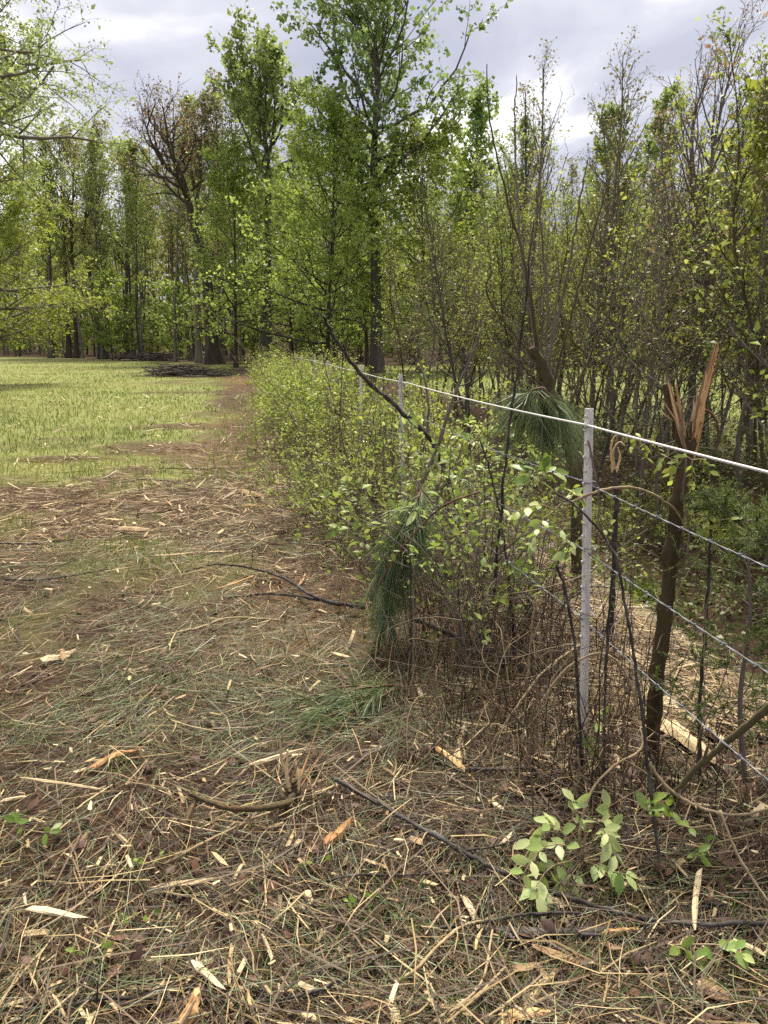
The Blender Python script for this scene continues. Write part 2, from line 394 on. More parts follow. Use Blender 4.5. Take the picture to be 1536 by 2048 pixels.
class MB:
    def __init__(self):
        self.V = []; self.R = []; self.Q = []; self.T = []; self.n = 0; self.qm = []; self.tm = []

    def add(self, v, quads=None, tris=None, rnd=0.5, mat=0):
        v = np.asarray(v, np.float32).reshape(-1, 3)
        self.V.append(v)
        self.R.append(np.broadcast_to(np.asarray(rnd, np.float32), (len(v),)).astype(np.float32))
        if quads is not None and len(quads):
            q = np.asarray(quads, np.int64).reshape(-1, 4) + self.n; self.Q.append(q); self.qm.append(np.full(len(q), mat))
        if tris is not None and len(tris):
            q = np.asarray(tris, np.int64).reshape(-1, 3) + self.n; self.T.append(q); self.tm.append(np.full(len(q), mat))
        self.n += len(v)

    def tubes(self, P, R, sides=4, rnd=0.5, mat=0, cap=False, jit=0.0):
        P = np.asarray(P, float); R = np.asarray(R, float)
        if P.ndim == 2:
            P = P[None]; R = R[None]
        if cap:
            P = np.concatenate([P[:, :1], P, P[:, -1:]], 1)
            R = np.concatenate([R[:, :1] * 0.001, R, R[:, -1:] * 0.001], 1)
        T, n = P.shape[:2]
        tan = np.gradient(P, axis=1)
        if cap:
            tan[:, 0] = tan[:, 2]; tan[:, 1] = tan[:, 2]; tan[:, -1] = tan[:, -3]; tan[:, -2] = tan[:, -3]
        tan = nrm(tan)
        m = nrm(P[:, -1] - P[:, 0])
        ref = np.where(np.abs(m[:, 2:3]) > 0.75, np.array([[1.0, 0.13, 0]]), np.array([[0.05, 0.02, 1.0]]))[:, None, :]
        a = nrm(np.cross(tan, np.broadcast_to(ref, tan.shape))); b = np.cross(tan, a)
        ang = np.arange(sides) * 2 * math.pi / sides
        RR = R[:, :, None, None] * (1 + jit * np.random.default_rng(len(P[0])).normal(0, 1, (T, n, sides, 1)).clip(-1.8, 1.8)) if jit else R[:, :, None, None]
        v = P[:, :, None] + RR * (a[:, :, None] * np.cos(ang)[None, None, :, None] + b[:, :, None] * np.sin(ang)[None, None, :, None])
        idx = np.arange(T * n * sides).reshape(T, n, sides)
        i0 = idx[:, :-1]; i1 = idx[:, 1:]
        q = np.stack([i0, np.roll(i0, -1, 2), np.roll(i1, -1, 2), i1], -1)
        rr = np.broadcast_to(np.asarray(rnd, float).reshape(-1, 1), (T, n * sides)).reshape(-1)
        self.add(v, quads=q, rnd=rr, mat=mat)

    def ribbons(self, P, Wd, side, rnd):
        """P (S,n,3) centre lines, Wd (S,n) half widths, side (S,3)"""
        S, n = P.shape[:2]
        v = np.stack([P - side[:, None] * Wd[..., None], P + side[:, None] * Wd[..., None]], 2)
        idx = np.arange(S * n * 2).reshape(S, n, 2)
        q = np.stack([idx[:, :-1, 0], idx[:, :-1, 1], idx[:, 1:, 1], idx[:, 1:, 0]], -1)
        self.add(v, quads=q, rnd=np.repeat(np.asarray(rnd), n * 2))

    def blades(self, B, D, length, width, side, rnd, droop=0.0):
        """pointed blades: quad and a tip triangle"""
        S = len(B)
        mid = B + D * (length * 0.55)[:, None]
        tip = B + D * length[:, None]; tip[:, 2] -= np.asarray(droop) * length
        w = side * width[:, None]
        v = np.stack([B - w * 0.8, B + w * 0.8, mid + w, mid - w, tip], 1)
        o = np.arange(S)[:, None] * 5
        self.add(v, quads=o + np.array([[0, 1, 2, 3]]), tris=o + np.array([[3, 2, 4]]), rnd=np.repeat(np.asarray(rnd), 5))

    def leaves(self, pos, D, Nn, size, rnd, aspect=0.6, fold=0.15):
        """rhombic far leaves"""
        S = len(pos)
        D = nrm(D); side = nrm(np.cross(D, Nn)); nn = np.cross(side, D)
        sz = np.broadcast_to(np.asarray(size, float), (S,))[:, None]
        w = sz * aspect * 0.5
        v = np.stack([pos, pos + D * sz * 0.45 + side * w + nn * sz * fold, pos + D * sz - nn * sz * fold * 0.6, pos + D * sz * 0.45 - side * w + nn * sz * fold], 1)
        self.add(v, quads=np.arange(S * 4).reshape(S, 4), rnd=np.repeat(np.asarray(rnd), 4))

    def ovals(self, pos, D, Nn, size, rnd, aspect=0.5, curl=0.18, fold=0.10):
        """near leaves: pointed oval, folded on the midrib, tip drooping"""
        S = len(pos)
        D = nrm(D); side = nrm(np.cross(D, Nn)); nn = np.cross(side, D)
        sz = np.broadcast_to(np.asarray(size, float), (S,))
        ts = np.array([0.0, 0.08, 0.3, 0.58, 0.83, 1.0]); ws = np.array([0.03, 0.05, 0.40, 0.5, 0.28, 0.0]) * aspect
        rows = []
        for t, w in zip(ts, ws):
            c = pos + D * (sz * t)[:, None] - nn * (sz * curl * t * t)[:, None]
            up = nn * (sz * fold * w / aspect)[:, None]
            rows += [c - side * (sz * w)[:, None] + up, c, c + side * (sz * w)[:, None] + up]
        v = np.stack(rows, 1)
        q = []
        for k in range(5):
            q += [[3 * k, 3 * k + 1, 3 * k + 4, 3 * k + 3], [3 * k + 1, 3 * k + 2, 3 * k + 5, 3 * k + 4]]
        o = np.arange(S)[:, None, None] * 18
        self.add(v, quads=o + np.array(q)[None], rnd=np.repeat(np.asarray(rnd), 18))

    def mesh(self, name, mats, flat=False, origin=None):
        V = np.concatenate(self.V)
        if origin is not None:
            V = V - np.asarray(origin, np.float32)
        Q = np.concatenate(self.Q) if self.Q else np.zeros((0, 4), np.int64)
        T = np.concatenate(self.T) if self.T else np.zeros((0, 3), np.int64)
        me = bpy.data.meshes.new(name)
        me.vertices.add(len(V)); me.vertices.foreach_set('co', V.ravel().astype(np.float32))
        nl = len(Q) * 4 + len(T) * 3
        me.loops.add(nl)
        me.loops.foreach_set('vertex_index', np.concatenate([Q.ravel(), T.ravel()]).astype(np.int32))
        me.polygons.add(len(Q) + len(T))
        ls = np.concatenate([np.arange(len(Q)) * 4, len(Q) * 4 + np.arange(len(T)) * 3]).astype(np.int32)
        me.polygons.foreach_set('loop_start', ls)
        mi = np.concatenate(self.qm + self.tm) if (self.qm or self.tm) else np.zeros(0)
        at = me.attributes.new('rnd', 'FLOAT', 'POINT')
        at.data.foreach_set('value', np.concatenate(self.R))
        for m in (mats if isinstance(mats, (list, tuple)) else [mats]):
            me.materials.append(M[m] if isinstance(m, str) else m)
        me.polygons.foreach_set('material_index', mi.astype(np.int32))
        me.update(calc_edges=True)
        me.polygons.foreach_set('use_smooth', np.full(len(me.polygons), not flat))
        me.update()
        return me

    def build(self, name, mats, parent=None, flat=False, origin=None):
        o = bpy.data.objects.new(name, self.mesh(name, mats, flat, origin))
        COL.objects.link(o)
        if parent is not None:
            o.parent = parent
        elif origin is not None:
            o.location = origin
        return o


def tag(o, label=None, cat=None, group=None, kind=None):
    if label: o['label'] = label
    if cat: o['category'] = cat
    if group: o['group'] = group
    if kind: o['kind'] = kind
    return o


def thing(name, label, cat, loc=(0, 0, 0), rz=0.0, sc=1.0, group=None):
    o = bpy.data.objects.new(name, None)
    o.empty_display_size = 0.3
    COL.objects.link(o)
    o.location = loc; o.rotation_euler = (0, 0, rz)
    o.scale = (sc, sc, sc) if np.isscalar(sc) else sc
    return tag(o, label, cat, group)


def part(name, me, parent):
    o = bpy.data.objects.new(name, me)
    COL.objects.link(o); o.parent = parent
    return o


def rand_dirs(rng, n):
    return nrm(rng.normal(size=(n, 3)))
# ------------------------------------------------------------------ ground
def grass_mask(x, y):
    s = x - fx(y)
    n = fbm(x * 0.9, y * 0.9, 40) - 0.5
    n2 = fbm(x * 0.33, y * 0.33, 44) - 0.5
    left = sst(8.2, 9.4, y + 3.2 * n)
    strip = sst(-2.3, -1.5, s + 2.2 * n + 0.6 * sst(14, 26, y))
    patch = sst(0.09, 0.16, n2 + 0.5 * n) * sst(-5.2, -3.6, s) * (1 - sst(13, 17, y))
    far_patch = sst(0.13, 0.2, n2) * 0.6
    ex = 0.0
    for cx, cy, rx, ry in ((-3.2, 12.4, 1.5, 0.9), (-2.2, 10.6, 0.9, 0.7), (-4.6, 11.0, 0.8, 0.35), (-3.6, 15.5, 1.6, 0.9), (-6.5, 27.0, 2.5, 0.9), (-9.0, 40.0, 3.0, 1.5)):
        ex = np.maximum(ex, sst(1.15, 0.55, np.hypot((x - cx) / rx, (y - cy) / ry) + 1.3 * n))
    m = left * (1 - strip) * (1 - patch) * (1 - far_patch) * (1 - 0.85 * ex)
    tuft = 0.35 * sst(0.1, 0.2, n) * sst(-2.0, -1.2, -x) * sst(3.4, 4.4, y)
    m = np.maximum(m, tuft * (s < -1))
    right = sst(4.6, 6.2, s) * sst(5, 9, y) * (0.35 + 0.65 * sst(11, 15, y))
    m = np.where(s > 0.8, right, m)
    return m * (1 - sst(-1.5, 2.5, y - edge(x)))


def red_mask(x, y):
    s = x - fx(y)
    a = np.exp(-(((s + 1.4) / 1.0) ** 2)) * np.exp(-(((y - 36) / 5.0) ** 2))
    b = np.exp(-(((x + 0.15) / 0.75) ** 2)) * np.exp(-(((y - 4.3) / 0.7) ** 2)) * 0.7
    c = 0.25 * np.exp(-(((s + 2.0) / 1.2) ** 2)) * sst(9, 11, y) * (1 - sst(16, 22, y))
    return np.clip(a + b + c, 0, 1) * (0.5 + fbm(x * 2, y * 2, 50))


def graded(parts):
    return np.unique(np.concatenate([np.arange(a, b, st) for a, b, st in parts]))


ys = graded([(-60, -4, 8), (-4, 0.6, 0.5), (0.6, 12, 0.075), (12, 24, 0.3), (24, 60, 1.5), (60, 160, 8), (160, 901, 60)])
xp = graded([(0, 5, 0.085), (5, 14, 0.4), (14, 50, 3), (50, 120, 10), (120, 801, 80)])
xs = np.unique(np.concatenate([-xp, xp]))
X, Y = np.meshgrid(xs, ys)
mb = MB()
nx, ny = len(xs), len(ys)
ii = np.arange(nx * ny).reshape(ny, nx)
mb.add(np.stack([X, Y, H(X, Y)], -1), quads=np.stack([ii[:-1, :-1], ii[:-1, 1:], ii[1:, 1:], ii[1:, :-1]], -1))
ground = mb.build('ground', 'ground')
tag(ground, 'mulched field margin and green meadow with a ditch beyond the fence', kind='structure')
for nm, fn in (('grass', grass_mask), ('red', red_mask)):
    a = ground.data.attributes.new(nm, 'FLOAT', 'POINT')
    a.data.foreach_set('value', fn(X, Y).astype(np.float32).ravel())


# ------------------------------------------------------------------ tree growing
def kids(rng, P, R, t, ang, L_, rad, n, up=0.0, wig=0.1, az=None, flat=0.0):
    """children of the branches P: t, ang, L_, rad all (T,K)"""
    T, n0 = P.shape[:2]
    K = t.shape[1]
    f = np.clip(t, 0, 0.9999) * (n0 - 1); i = f.astype(int); f = (f - i)[..., None]
    ti = np.arange(T)[:, None]
    p = P[ti, i] * (1 - f) + P[ti, i + 1] * f
    tan = nrm(P[ti, i + 1] - P[ti, i])
    ref = np.where(np.abs(tan[..., 2:3]) > 0.8, np.array([1.0, 0.2, 0]), np.array([0, 0, 1.0]))
    a = nrm(np.cross(tan, ref)); b = np.cross(tan, a)
    if az is None:
        az = rng.random((T, K)) * 2 * math.pi
    d = np.cos(ang)[..., None] * tan + np.sin(ang)[..., None] * (np.cos(az)[..., None] * a + np.sin(az)[..., None] * b)
    d[..., 2] *= (1 - flat)
    d = nrm(d)
    pts = [p]
    for k in range(n - 1):
        d = d + wig * rng.normal(size=d.shape)
        d[..., 2] += up
        d = nrm(d)
        p = p + d * (L_ / (n - 1))[..., None]
        pts.append(p)
    P2 = np.stack(pts, 2).reshape(T * K, n, 3)
    R2 = rad.reshape(-1, 1) * np.linspace(1, 0.3, n)[None]
    return P2, R2


def radius_at(R, t):
    n0 = R.shape[1]
    f = np.clip(t, 0, 0.9999) * (n0 - 1); i = f.astype(int); f = f - i
    ti = np.arange(len(R))[:, None]
    return R[ti, i] * (1 - f) + R[ti, i + 1] * f


def make_tree(seed, trunk, r0, r1=None, n1=26, f0=0.35, L1=5.0, ang=(70, 35), up1=0.12, shape=None, n2=6, l2=0.45, n3=5, l3=0.4,
              leaves=8, size=0.18, clump=0.35, twig_r=0.012, wig=0.12, flare=1.6, droop=0.0, up2=0.04, flat=0.0, aspect=0.7, taper=0.85, spread_t=(0.15, 1.0), sides=8, skip=None):
    rng = np.random.default_rng(seed)
    P = smooth(trunk, 18)[None]
    t = np.linspace(0, 1, 18)
    r1 = r0 * 0.12 if r1 is None else r1
    R = (r0 + (r1 - r0) * t ** taper)
    R = R * (1 + (flare - 1) * np.exp(-t * 26))
    R = R[None]
    tr = MB(); tr.tubes(P, R, sides, rng.random())
    br = MB()
    tt = f0 + (1 - f0) * ((np.arange(n1) + rng.random(n1) * 0.9) / n1)
    if skip:
        keep = np.ones(n1, bool)
        for a_, b_ in skip:
            keep &= ~((tt > a_) & (tt < b_))
        tt = tt[keep]; n1 = len(tt)
    rel = (tt - f0) / (1 - f0)
    sh = shape(rel) if shape else np.sin(math.pi * (0.15 + 0.8 * rel)) ** 0.8
    an = np.radians(ang[0] + (ang[1] - ang[0]) * rel + rng.normal(0, 9, n1))
    az = np.arange(n1) * 2.39996 + rng.normal(0, 0.5, n1)
    Lb = L1 * sh * rng.uniform(0.75, 1.2, n1)
    rb = np.minimum(radius_at(R, tt[None])[0] * 0.62, 0.012 + Lb * 0.022)
    P1, R1 = kids(rng, P, R, tt[None], an[None], Lb[None], rb[None], 8, up1, wig, az[None])
    br.tubes(P1, R1, 5, rng.random(len(P1)))
    T = len(P1)
    t2 = np.linspace(spread_t[0], spread_t[1], n2)[None] + rng.normal(0, 0.05, (T, n2)); t2 = np.clip(t2, 0.08, 0.999)
    L2 = (Lb[:, None] * l2 * (1.15 - 0.6 * t2)) * rng.uniform(0.7, 1.25, (T, n2))
    P2, R2 = kids(rng, P1, R1, t2, np.radians(rng.uniform(25, 60, (T, n2))), L2, np.maximum(radius_at(R1, t2) * 0.6, twig_r), 5, up2 - droop * 0.5, wig, flat=flat)
    br.tubes(P2, R2, 3, rng.random(len(P2)))
    T2 = len(P2)
    t3 = np.clip(np.linspace(0.2, 1.0, n3)[None] + rng.normal(0, 0.06, (T2, n3)), 0.05, 0.999)
    L3 = np.maximum(L2.reshape(-1, 1) * l3 * rng.uniform(0.6, 1.3, (T2, n3)), 0.12 * L1 / 5)
    P3, R3 = kids(rng, P2, R2, t3, np.radians(rng.uniform(20, 65, (T2, n3))), L3, np.full((T2, n3), twig_r * 0.8), 3, up2 * 0.7 - droop, wig, flat=flat)
    br.tubes(P3, R3, 3, rng.random(len(P3)))
    cr = MB()
    if leaves > 0:
        S = len(P3)
        k = rng.poisson(leaves, S)
        src = np.repeat(np.arange(S), k)
        n = len(src)
        u = rng.random(n) ** 0.6
        a = P3[src, 0]; b = P3[src, 1]; c = P3[src, 2]
        uu = u[:, None]
        pos = np.where(uu < 0.5, a + (b - a) * uu * 2, b + (c - b) * (uu * 2 - 1))
        pos = pos + rng.normal(0, clump * 0.33, (n, 3)) * np.array([1, 1, 0.75])
        D = nrm(nrm(c - a) * 0.5 + rng.normal(0, 0.8, (n, 3)) + np.array([0, 0, -0.25]))
        Nn = nrm(rng.normal(0, 0.75, (n, 3)) + np.array([0, 0, 0.7]))
        tone = rng.random(S)[src] * 0.45 + rng.random(n) * 0.55
        cr.leaves(pos, D, Nn, size * np.exp(rng.normal(-0.12, 0.33, n)), tone, aspect)
    return tr, br, cr


def tree_parts(seed, bark, leaf, trunk, **kw):
    tr, br, cr = make_tree(seed, trunk, **kw)
    out = [('trunk', tr.mesh('trunk', bark)), ('branches', br.mesh('branches', bark))]
    if cr.n:
        out.append(('crown', cr.mesh('crown', leaf)))
    return out


def place(parts, name, label, cat, loc, rz=0.0, sc=1.0, group=None):
    t = thing(name, label, cat, loc, rz, sc, group)
    for nm, me in parts:
        part(nm, me, t)
    return t


def stand(x, y, dz=-0.05):
    return (x, y, float(H(x, y)) + dz)


def leanpath(rng, Ht, lean=0.0, wob=0.03, n=6):
    z = np.linspace(0, Ht, n)
    a = rng.random() * 6.28
    w = rng.normal(0, wob * Ht, (n, 2)); w[0] = 0
    w = np.cumsum(w, 0) * 0.5
    return np.stack([w[:, 0] + math.cos(a) * lean * z, w[:, 1] + math.sin(a) * lean * z, z], 1)


# ------------------------------------------------------------------ the woods behind the field
rng = np.random.default_rng(11)
far_protos = []
for k, (Ht, r0, f0, L1, leaf, nl, size, bark, n1, ang) in enumerate([
        (25, 0.24, 0.40, 4.6, 'woodgreen', 5, 0.23, 'bark_grey', 26, (60, 25)),
        (23, 0.18, 0.50, 3.8, 'woodgreen', 4, 0.23, 'bark_pale', 24, (50, 22)),
        (26, 0.22, 0.35, 4.2, 'olivebud', 4, 0.20, 'bark_grey', 28, (50, 20)),
        (24, 0.20, 0.45, 4.2, 'bud', 3, 0.18, 'bark_grey', 26, (50, 22)),
        (22, 0.15, 0.55, 3.0, 'woodgreen', 6, 0.24, 'bark_dark', 22, (55, 25)),
        (25, 0.17, 0.5, 3.4, 'spring', 4, 0.23, 'bark_pale', 22, (48, 22))]):
    far_protos.append(tree_parts(100 + k, bark, leaf, leanpath(rng, Ht, 0.03 * (k % 3), 0.022), r0=r0, f0=f0, L1=L1, n1=n1, n2=6, n3=4,
                                 leaves=nl, size=size, clump=0.55, ang=ang, up1=0.10, twig_r=0.016, sides=6, aspect=0.8))
FAR_LABEL = ['tall grey tree with thin green crown', 'pale slim trunk with sparse leaves', 'nearly bare tree with olive buds', 'bare tree with reddish buds', 'dark slim trunk with green top', 'pale slim tree with bright leaves']


def px_of(x, y):
    return 768 + FPX * x / (y * math.cos(TH))


def where_woods(x, y):
    p = px_of(x, y)
    for lim, w in ((150, 'at the far left'), (320, 'left of the leaning trunk'), (460, 'behind the leaning trunk'), (640, 'behind the second tallest tree'), (860, 'behind the tallest tree'),
                   (1060, 'right of the tallest tree'), (1330, 'behind the middle thicket'), (9999, 'behind the right end thicket')):
        if p < lim:
            break
    return w + (', front of the woods' if y - float(edge(x)) < 11 else ', deep in the woods')


FAR_GROUP = ['grey trunks of the far woods', 'pale slim trunks of the far woods', 'olive budding trees of the far woods', 'reddish budding trees of the far woods',
             'dark slim trunks of the far woods', 'bright leaved slim trees of the far woods']
spots = []
for i in range(150):
    for _ in range(30):
        u = rng.uniform(-0.62, 0.66)
        row = rng.random()
        y0 = rng.uniform(50, 140)
        x = u * y0
        e = float(edge(x))
        y = e + 1.5 + row ** 1.4 * 32
        x = u * y
        y = float(edge(x)) + 1.5 + row ** 1.4 * 32
        if all((x - a) ** 2 + (y - b) ** 2 > 2.6 ** 2 for a, b in spots):
            spots.append((x, y)); break
for i, (x, y) in enumerate(spots):
    left = x < -9
    k = int(rng.choice(6, p=[.2, .22, .2, .1, .13, .15])) if left else int(rng.choice(6, p=[.24, .14, .2, .05, .17, .2]))
    hs = rng.uniform(0.74, 0.98) if left else rng.uniform(0.5, 0.72)
    if x > 8:
        hs *= 0.95
    place(far_protos[k], 'woodland_tree', FAR_LABEL[k] + ' ' + where_woods(x, y), 'tree', stand(x, y), rng.random() * 6.28, (hs * rng.uniform(0.85, 1.1),) * 2 + (hs,), FAR_GROUP[k])

# understory saplings along the edge of the woods
und = []
for k in range(3):
    und.append(tree_parts(140 + k, 'bark_dark', 'spring' if k != 1 else 'woodgreen', leanpath(rng, 7.5, 0.05, 0.03), r0=0.06, f0=0.15, L1=2.3, n1=24, n2=5, n3=4, leaves=7,
                          size=0.20, clump=0.45, ang=(75, 45), up1=0.05, twig_r=0.01, sides=5, flat=0.5, aspect=0.8))
UL = ['low bright understory sapling', 'low dark understory sapling', 'wispy understory sapling']
for i in range(44):
    u = rng.uniform(-0.55, 0.6); x = u * 80; y = float(edge(x)) + rng.uniform(-0.5, 12); x = u * y; y = float(edge(x)) + rng.uniform(-0.5, 12)
    k = i % 3
    place(und[k], 'understory_sapling', UL[k] + ' ' + where_woods(x, y), 'sapling', stand(x, y), rng.random() * 6.28, rng.uniform(0.55, 1.25), ['bright understory saplings', 'dark understory saplings', 'wispy understory saplings'][k])

# the depth of the woods: a mass nobody could count
mb = MB(); n = 84000
xx = rng.uniform(-1, 1, n) * 115; yy = edge(xx) + 14 + rng.random(n) * 50
zz = H(xx, yy) + (rng.random(n) ** 1.15) * np.where(xx < -8, 17, 11)
pos = np.stack([xx, yy, zz], 1) + rng.normal(0, 0.6, (n, 3)); pos[:, 2] = np.maximum(pos[:, 2], 0.1)
mb.leaves(pos, rand_dirs(rng, n), rand_dirs(rng, n) + np.array([0, 0, 0.6]), rng.uniform(0.4, 0.85, n), rng.random(n), 0.8)
o = mb.build('deep_woods_foliage', 'woodgreen'); tag(o, 'green foliage filling the depth of the far woods', 'foliage', kind='stuff')
mb = MB(); n = 330
xx = rng.uniform(-1, 1, n) * 110; yy = edge(xx) + 12 + rng.random(n) * 38
hh = rng.uniform(13, 22, n) * np.where(xx < -8, 1.05, 0.78)
P = np.stack([np.stack([xx + rng.normal(0, 0.12 * k, n), yy, H(xx, yy) + hh * k / 4 - (0.3 if k == 0 else 0)], 1) for k in range(5)], 1)
mb.tubes(P, rng.uniform(0.08, 0.2, n)[:, None] * np.linspace(1, 0.25, 5)[None], 5, rng.random(n))
o = mb.build('deep_woods_trunks', 'bark_grey'); tag(o, 'thin trunks crowding the depth of the far woods', 'tree trunks', kind='stuff')

# ------------------------------------------------------------------ the named trees
def trunk_px(pts, Y):
    """trunk path from picture points at depth Y; returns base and local path"""
    w = [W(a, b, Y + (c if True else 0)) for a, b, c in pts]
    base = np.array([w[0][0], w[0][1], float(H(w[0][0], w[0][1])) - 0.15])
    w = np.array(w) - base
    w[0] = 0
    return base, w


b, tp = trunk_px([(754, 745, 0), (752, 620, 0), (750, 480, 0), (748, 330, 0), (752, 220, 0), (757, 140, 0.3), (748, 60, 0)], 46)
place(tree_parts(201, 'bark_grey', 'tulip', tp, r0=0.40, f0=0.34, L1=7.0, n1=30, n2=6, n3=4, leaves=12, size=0.24, clump=0.55, ang=(80, 35), up1=0.13, twig_r=0.016,
                 shape=lambda r: 0.55 + 0.42 * np.sin(math.pi * (0.05 + 0.85 * r)), wig=0.16, sides=10, aspect=0.95, flare=1.35),
      'tulip_poplar', 'tallest tree, its leafy clumps rising clear above the woods', 'tree', b)
b, tp = trunk_px([(533, 728, 0), (534, 600, 0), (536, 470, 0), (536, 330, 0), (530, 280, 0), (525, 215, 0.3), (520, 150, 0)], 58)
place(tree_parts(202, 'bark_grey', 'tulip', tp, r0=0.40, f0=0.42, L1=5.6, n1=24, n2=6, n3=4, leaves=11, size=0.26, clump=0.55, ang=(80, 30), up1=0.15, twig_r=0.018,
                 wig=0.17, sides=10, aspect=0.95, flare=1.3, shape=lambda r: 0.95 - 0.35 * r),
      'tulip_poplar', 'second tallest leafy tree, left of the tallest one', 'tree', b)
b, tp = trunk_px([(430, 727, 0), (420, 640, 0), (412, 545, 0), (388, 450, 0), (372, 385, 0), (362, 350, 0), (345, 310, 0), (330, 275, 0)], 66)
place(tree_parts(203, 'bark_dark', 'bud', tp, r0=0.66, r1=0.06, f0=0.50, L1=7.0, n1=18, n2=8, n3=6, leaves=3, size=0.17, clump=0.5, ang=(68, 40), up1=0.14, twig_r=0.022,
                 wig=0.2, sides=12, flare=1.5, shape=lambda r: 1.0 - 0.45 * r, taper=0.7),
      'leaning_oak', 'thick leaning dark trunk with a bare reddish twiggy crown at the meadow edge', 'tree', b)
b, tp = trunk_px([(398, 722, 0), (394, 600, 0), (392, 480, 0), (398, 350, 0), (405, 220, 0)], 70)
place(tree_parts(204, 'bark_pale', 'olivebud', tp, r0=0.30, f0=0.5, L1=4.2, n1=24, n2=6, n3=5, leaves=4, size=0.2, clump=0.5, ang=(50, 20), up1=0.1, twig_r=0.016, sides=8),
      'woodland_tree', 'straight pale trunk close beside the thick leaning dark trunk', 'tree', b)
# trunks at the left edge of the woods that stand out singly
for k, (x0, x1, x2, yb, Yd, r0, lab) in enumerate([
        (203, 168, 190, 716, 92, 0.34, 'dark forked trunk bending left at the meadow edge, left of the brush pile'),
        (138, 128, 118, 712, 98, 0.34, 'straight dark trunk at the far left of the meadow edge'),
        (153, 143, 150, 712, 96, 0.30, 'dark trunk right beside another at the far left of the meadow edge'),
        (102, 98, 84, 710, 97, 0.33, 'thick grey trunk behind the overhanging branches at the left'),
        (250, 255, 248, 716, 96, 0.30, 'grey trunk rising straight behind the left of the meadow')]):
    b, tp = trunk_px([(x0, yb, 0), (x0 * .6 + x1 * .4, 600, 0), (x1, 480, 0), (x1 * .5 + x2 * .5, 380, 0), (x2, 265 + 12 * k, 0)], Yd)
    place(tree_parts(210 + k, 'bark_dark' if k < 3 else 'bark_grey', ['olivebud', 'woodgreen', 'olivebud', 'woodgreen', 'spring'][k], tp, r0=r0, f0=0.35, L1=5.5, n1=24, n2=6, n3=5, leaves=4, size=0.24, clump=0.6,
                     ang=(50, 22), up1=0.1, twig_r=0.018, sides=8, wig=0.14), 'woodland_tree', lab, 'tree', b)

# bright green mid-height trees in front of the tall ones
for k, (px, Yd, Ht, L1, n1, lab) in enumerate([
        (655, 44, 12.6, 5.6, 40, 'bright green spreading tree in front of the tallest trunk, to its left'),
        (838, 46, 12.4, 5.4, 40, 'bright green spreading tree in front of the tallest trunk, to its right'),
        (470, 56, 13.2, 5.2, 34, 'bright green tree between the leaning trunk and the second tallest tree'),
        (735, 52, 14.0, 5.0, 36, 'bright green tree directly behind the tallest trunk'),
        (925, 52, 11.8, 5.0, 34, 'green spreading tree where the woods meet the budding thicket'),
        (585, 62, 12.4, 4.6, 30, 'bright green tree behind the right side of the second tallest trunk')]):
    x, y = col_at(px, Yd)
    tp = leanpath(rng, Ht, 0.02, 0.018)
    place(tree_parts(230 + k, 'bark_dark', 'spring', tp, r0=0.15, f0=0.14, L1=L1, n1=n1, n2=7, n3=6, leaves=7 if k < 3 else 6, size=0.18, clump=0.5, ang=(82, 40), up1=0.07, twig_r=0.012,
                     sides=7, flat=0.35, droop=0.03, wig=0.13, shape=lambda r: 1.0 - 0.62 * r ** 1.3, aspect=0.8),
          'spreading_tree', lab, 'tree', stand(x, y))

# overhanging tree at the left edge of the picture
Yd = 21.0
b = np.array([W(-90, 800, Yd)[0], Yd, 0.0])
tp = np.array([[0, 0, 0], [0.1, 0, 2.5], [0.0, 0.1, 5], [0.15, 0, 8], [0.1, 0, 11], [0.3, 0, 14]])
place(tree_parts(240, 'bark_pale', 'palegreen', tp, r0=0.30, f0=0.52, L1=5.6, n1=40, n2=9, n3=8, leaves=11, size=0.095, clump=0.22, ang=(85, 55), up1=0.015, twig_r=0.007,
                 sides=10, droop=0.10, flat=0.1, wig=0.13, shape=lambda r: 0.75 + 0.25 * np.cos(5 * r), aspect=0.55),
      'overhanging_tree', 'pale green tree reaching in over the meadow from the left edge', 'tree', (b[0], b[1], float(H(b[0], b[1])) - 0.1))

x, y = col_at(-30, 31)
place(tree_parts(241, 'bark_pale', 'yellowgreen', leanpath(rng, 12.6, 0.01, 0.012), r0=0.16, f0=0.12, L1=4.0, n1=54, n2=9, n3=7, leaves=13, size=0.12, clump=0.3, ang=(85, 45), up1=0.02, twig_r=0.009,
                 sides=8, droop=0.06, flat=0.3, shape=lambda r: 1.0 - 0.5 * r ** 2, aspect=0.6), 'yellow_green_tree', 'yellow green tree at the left edge, below the pale overhanging branches', 'tree', stand(x, y))

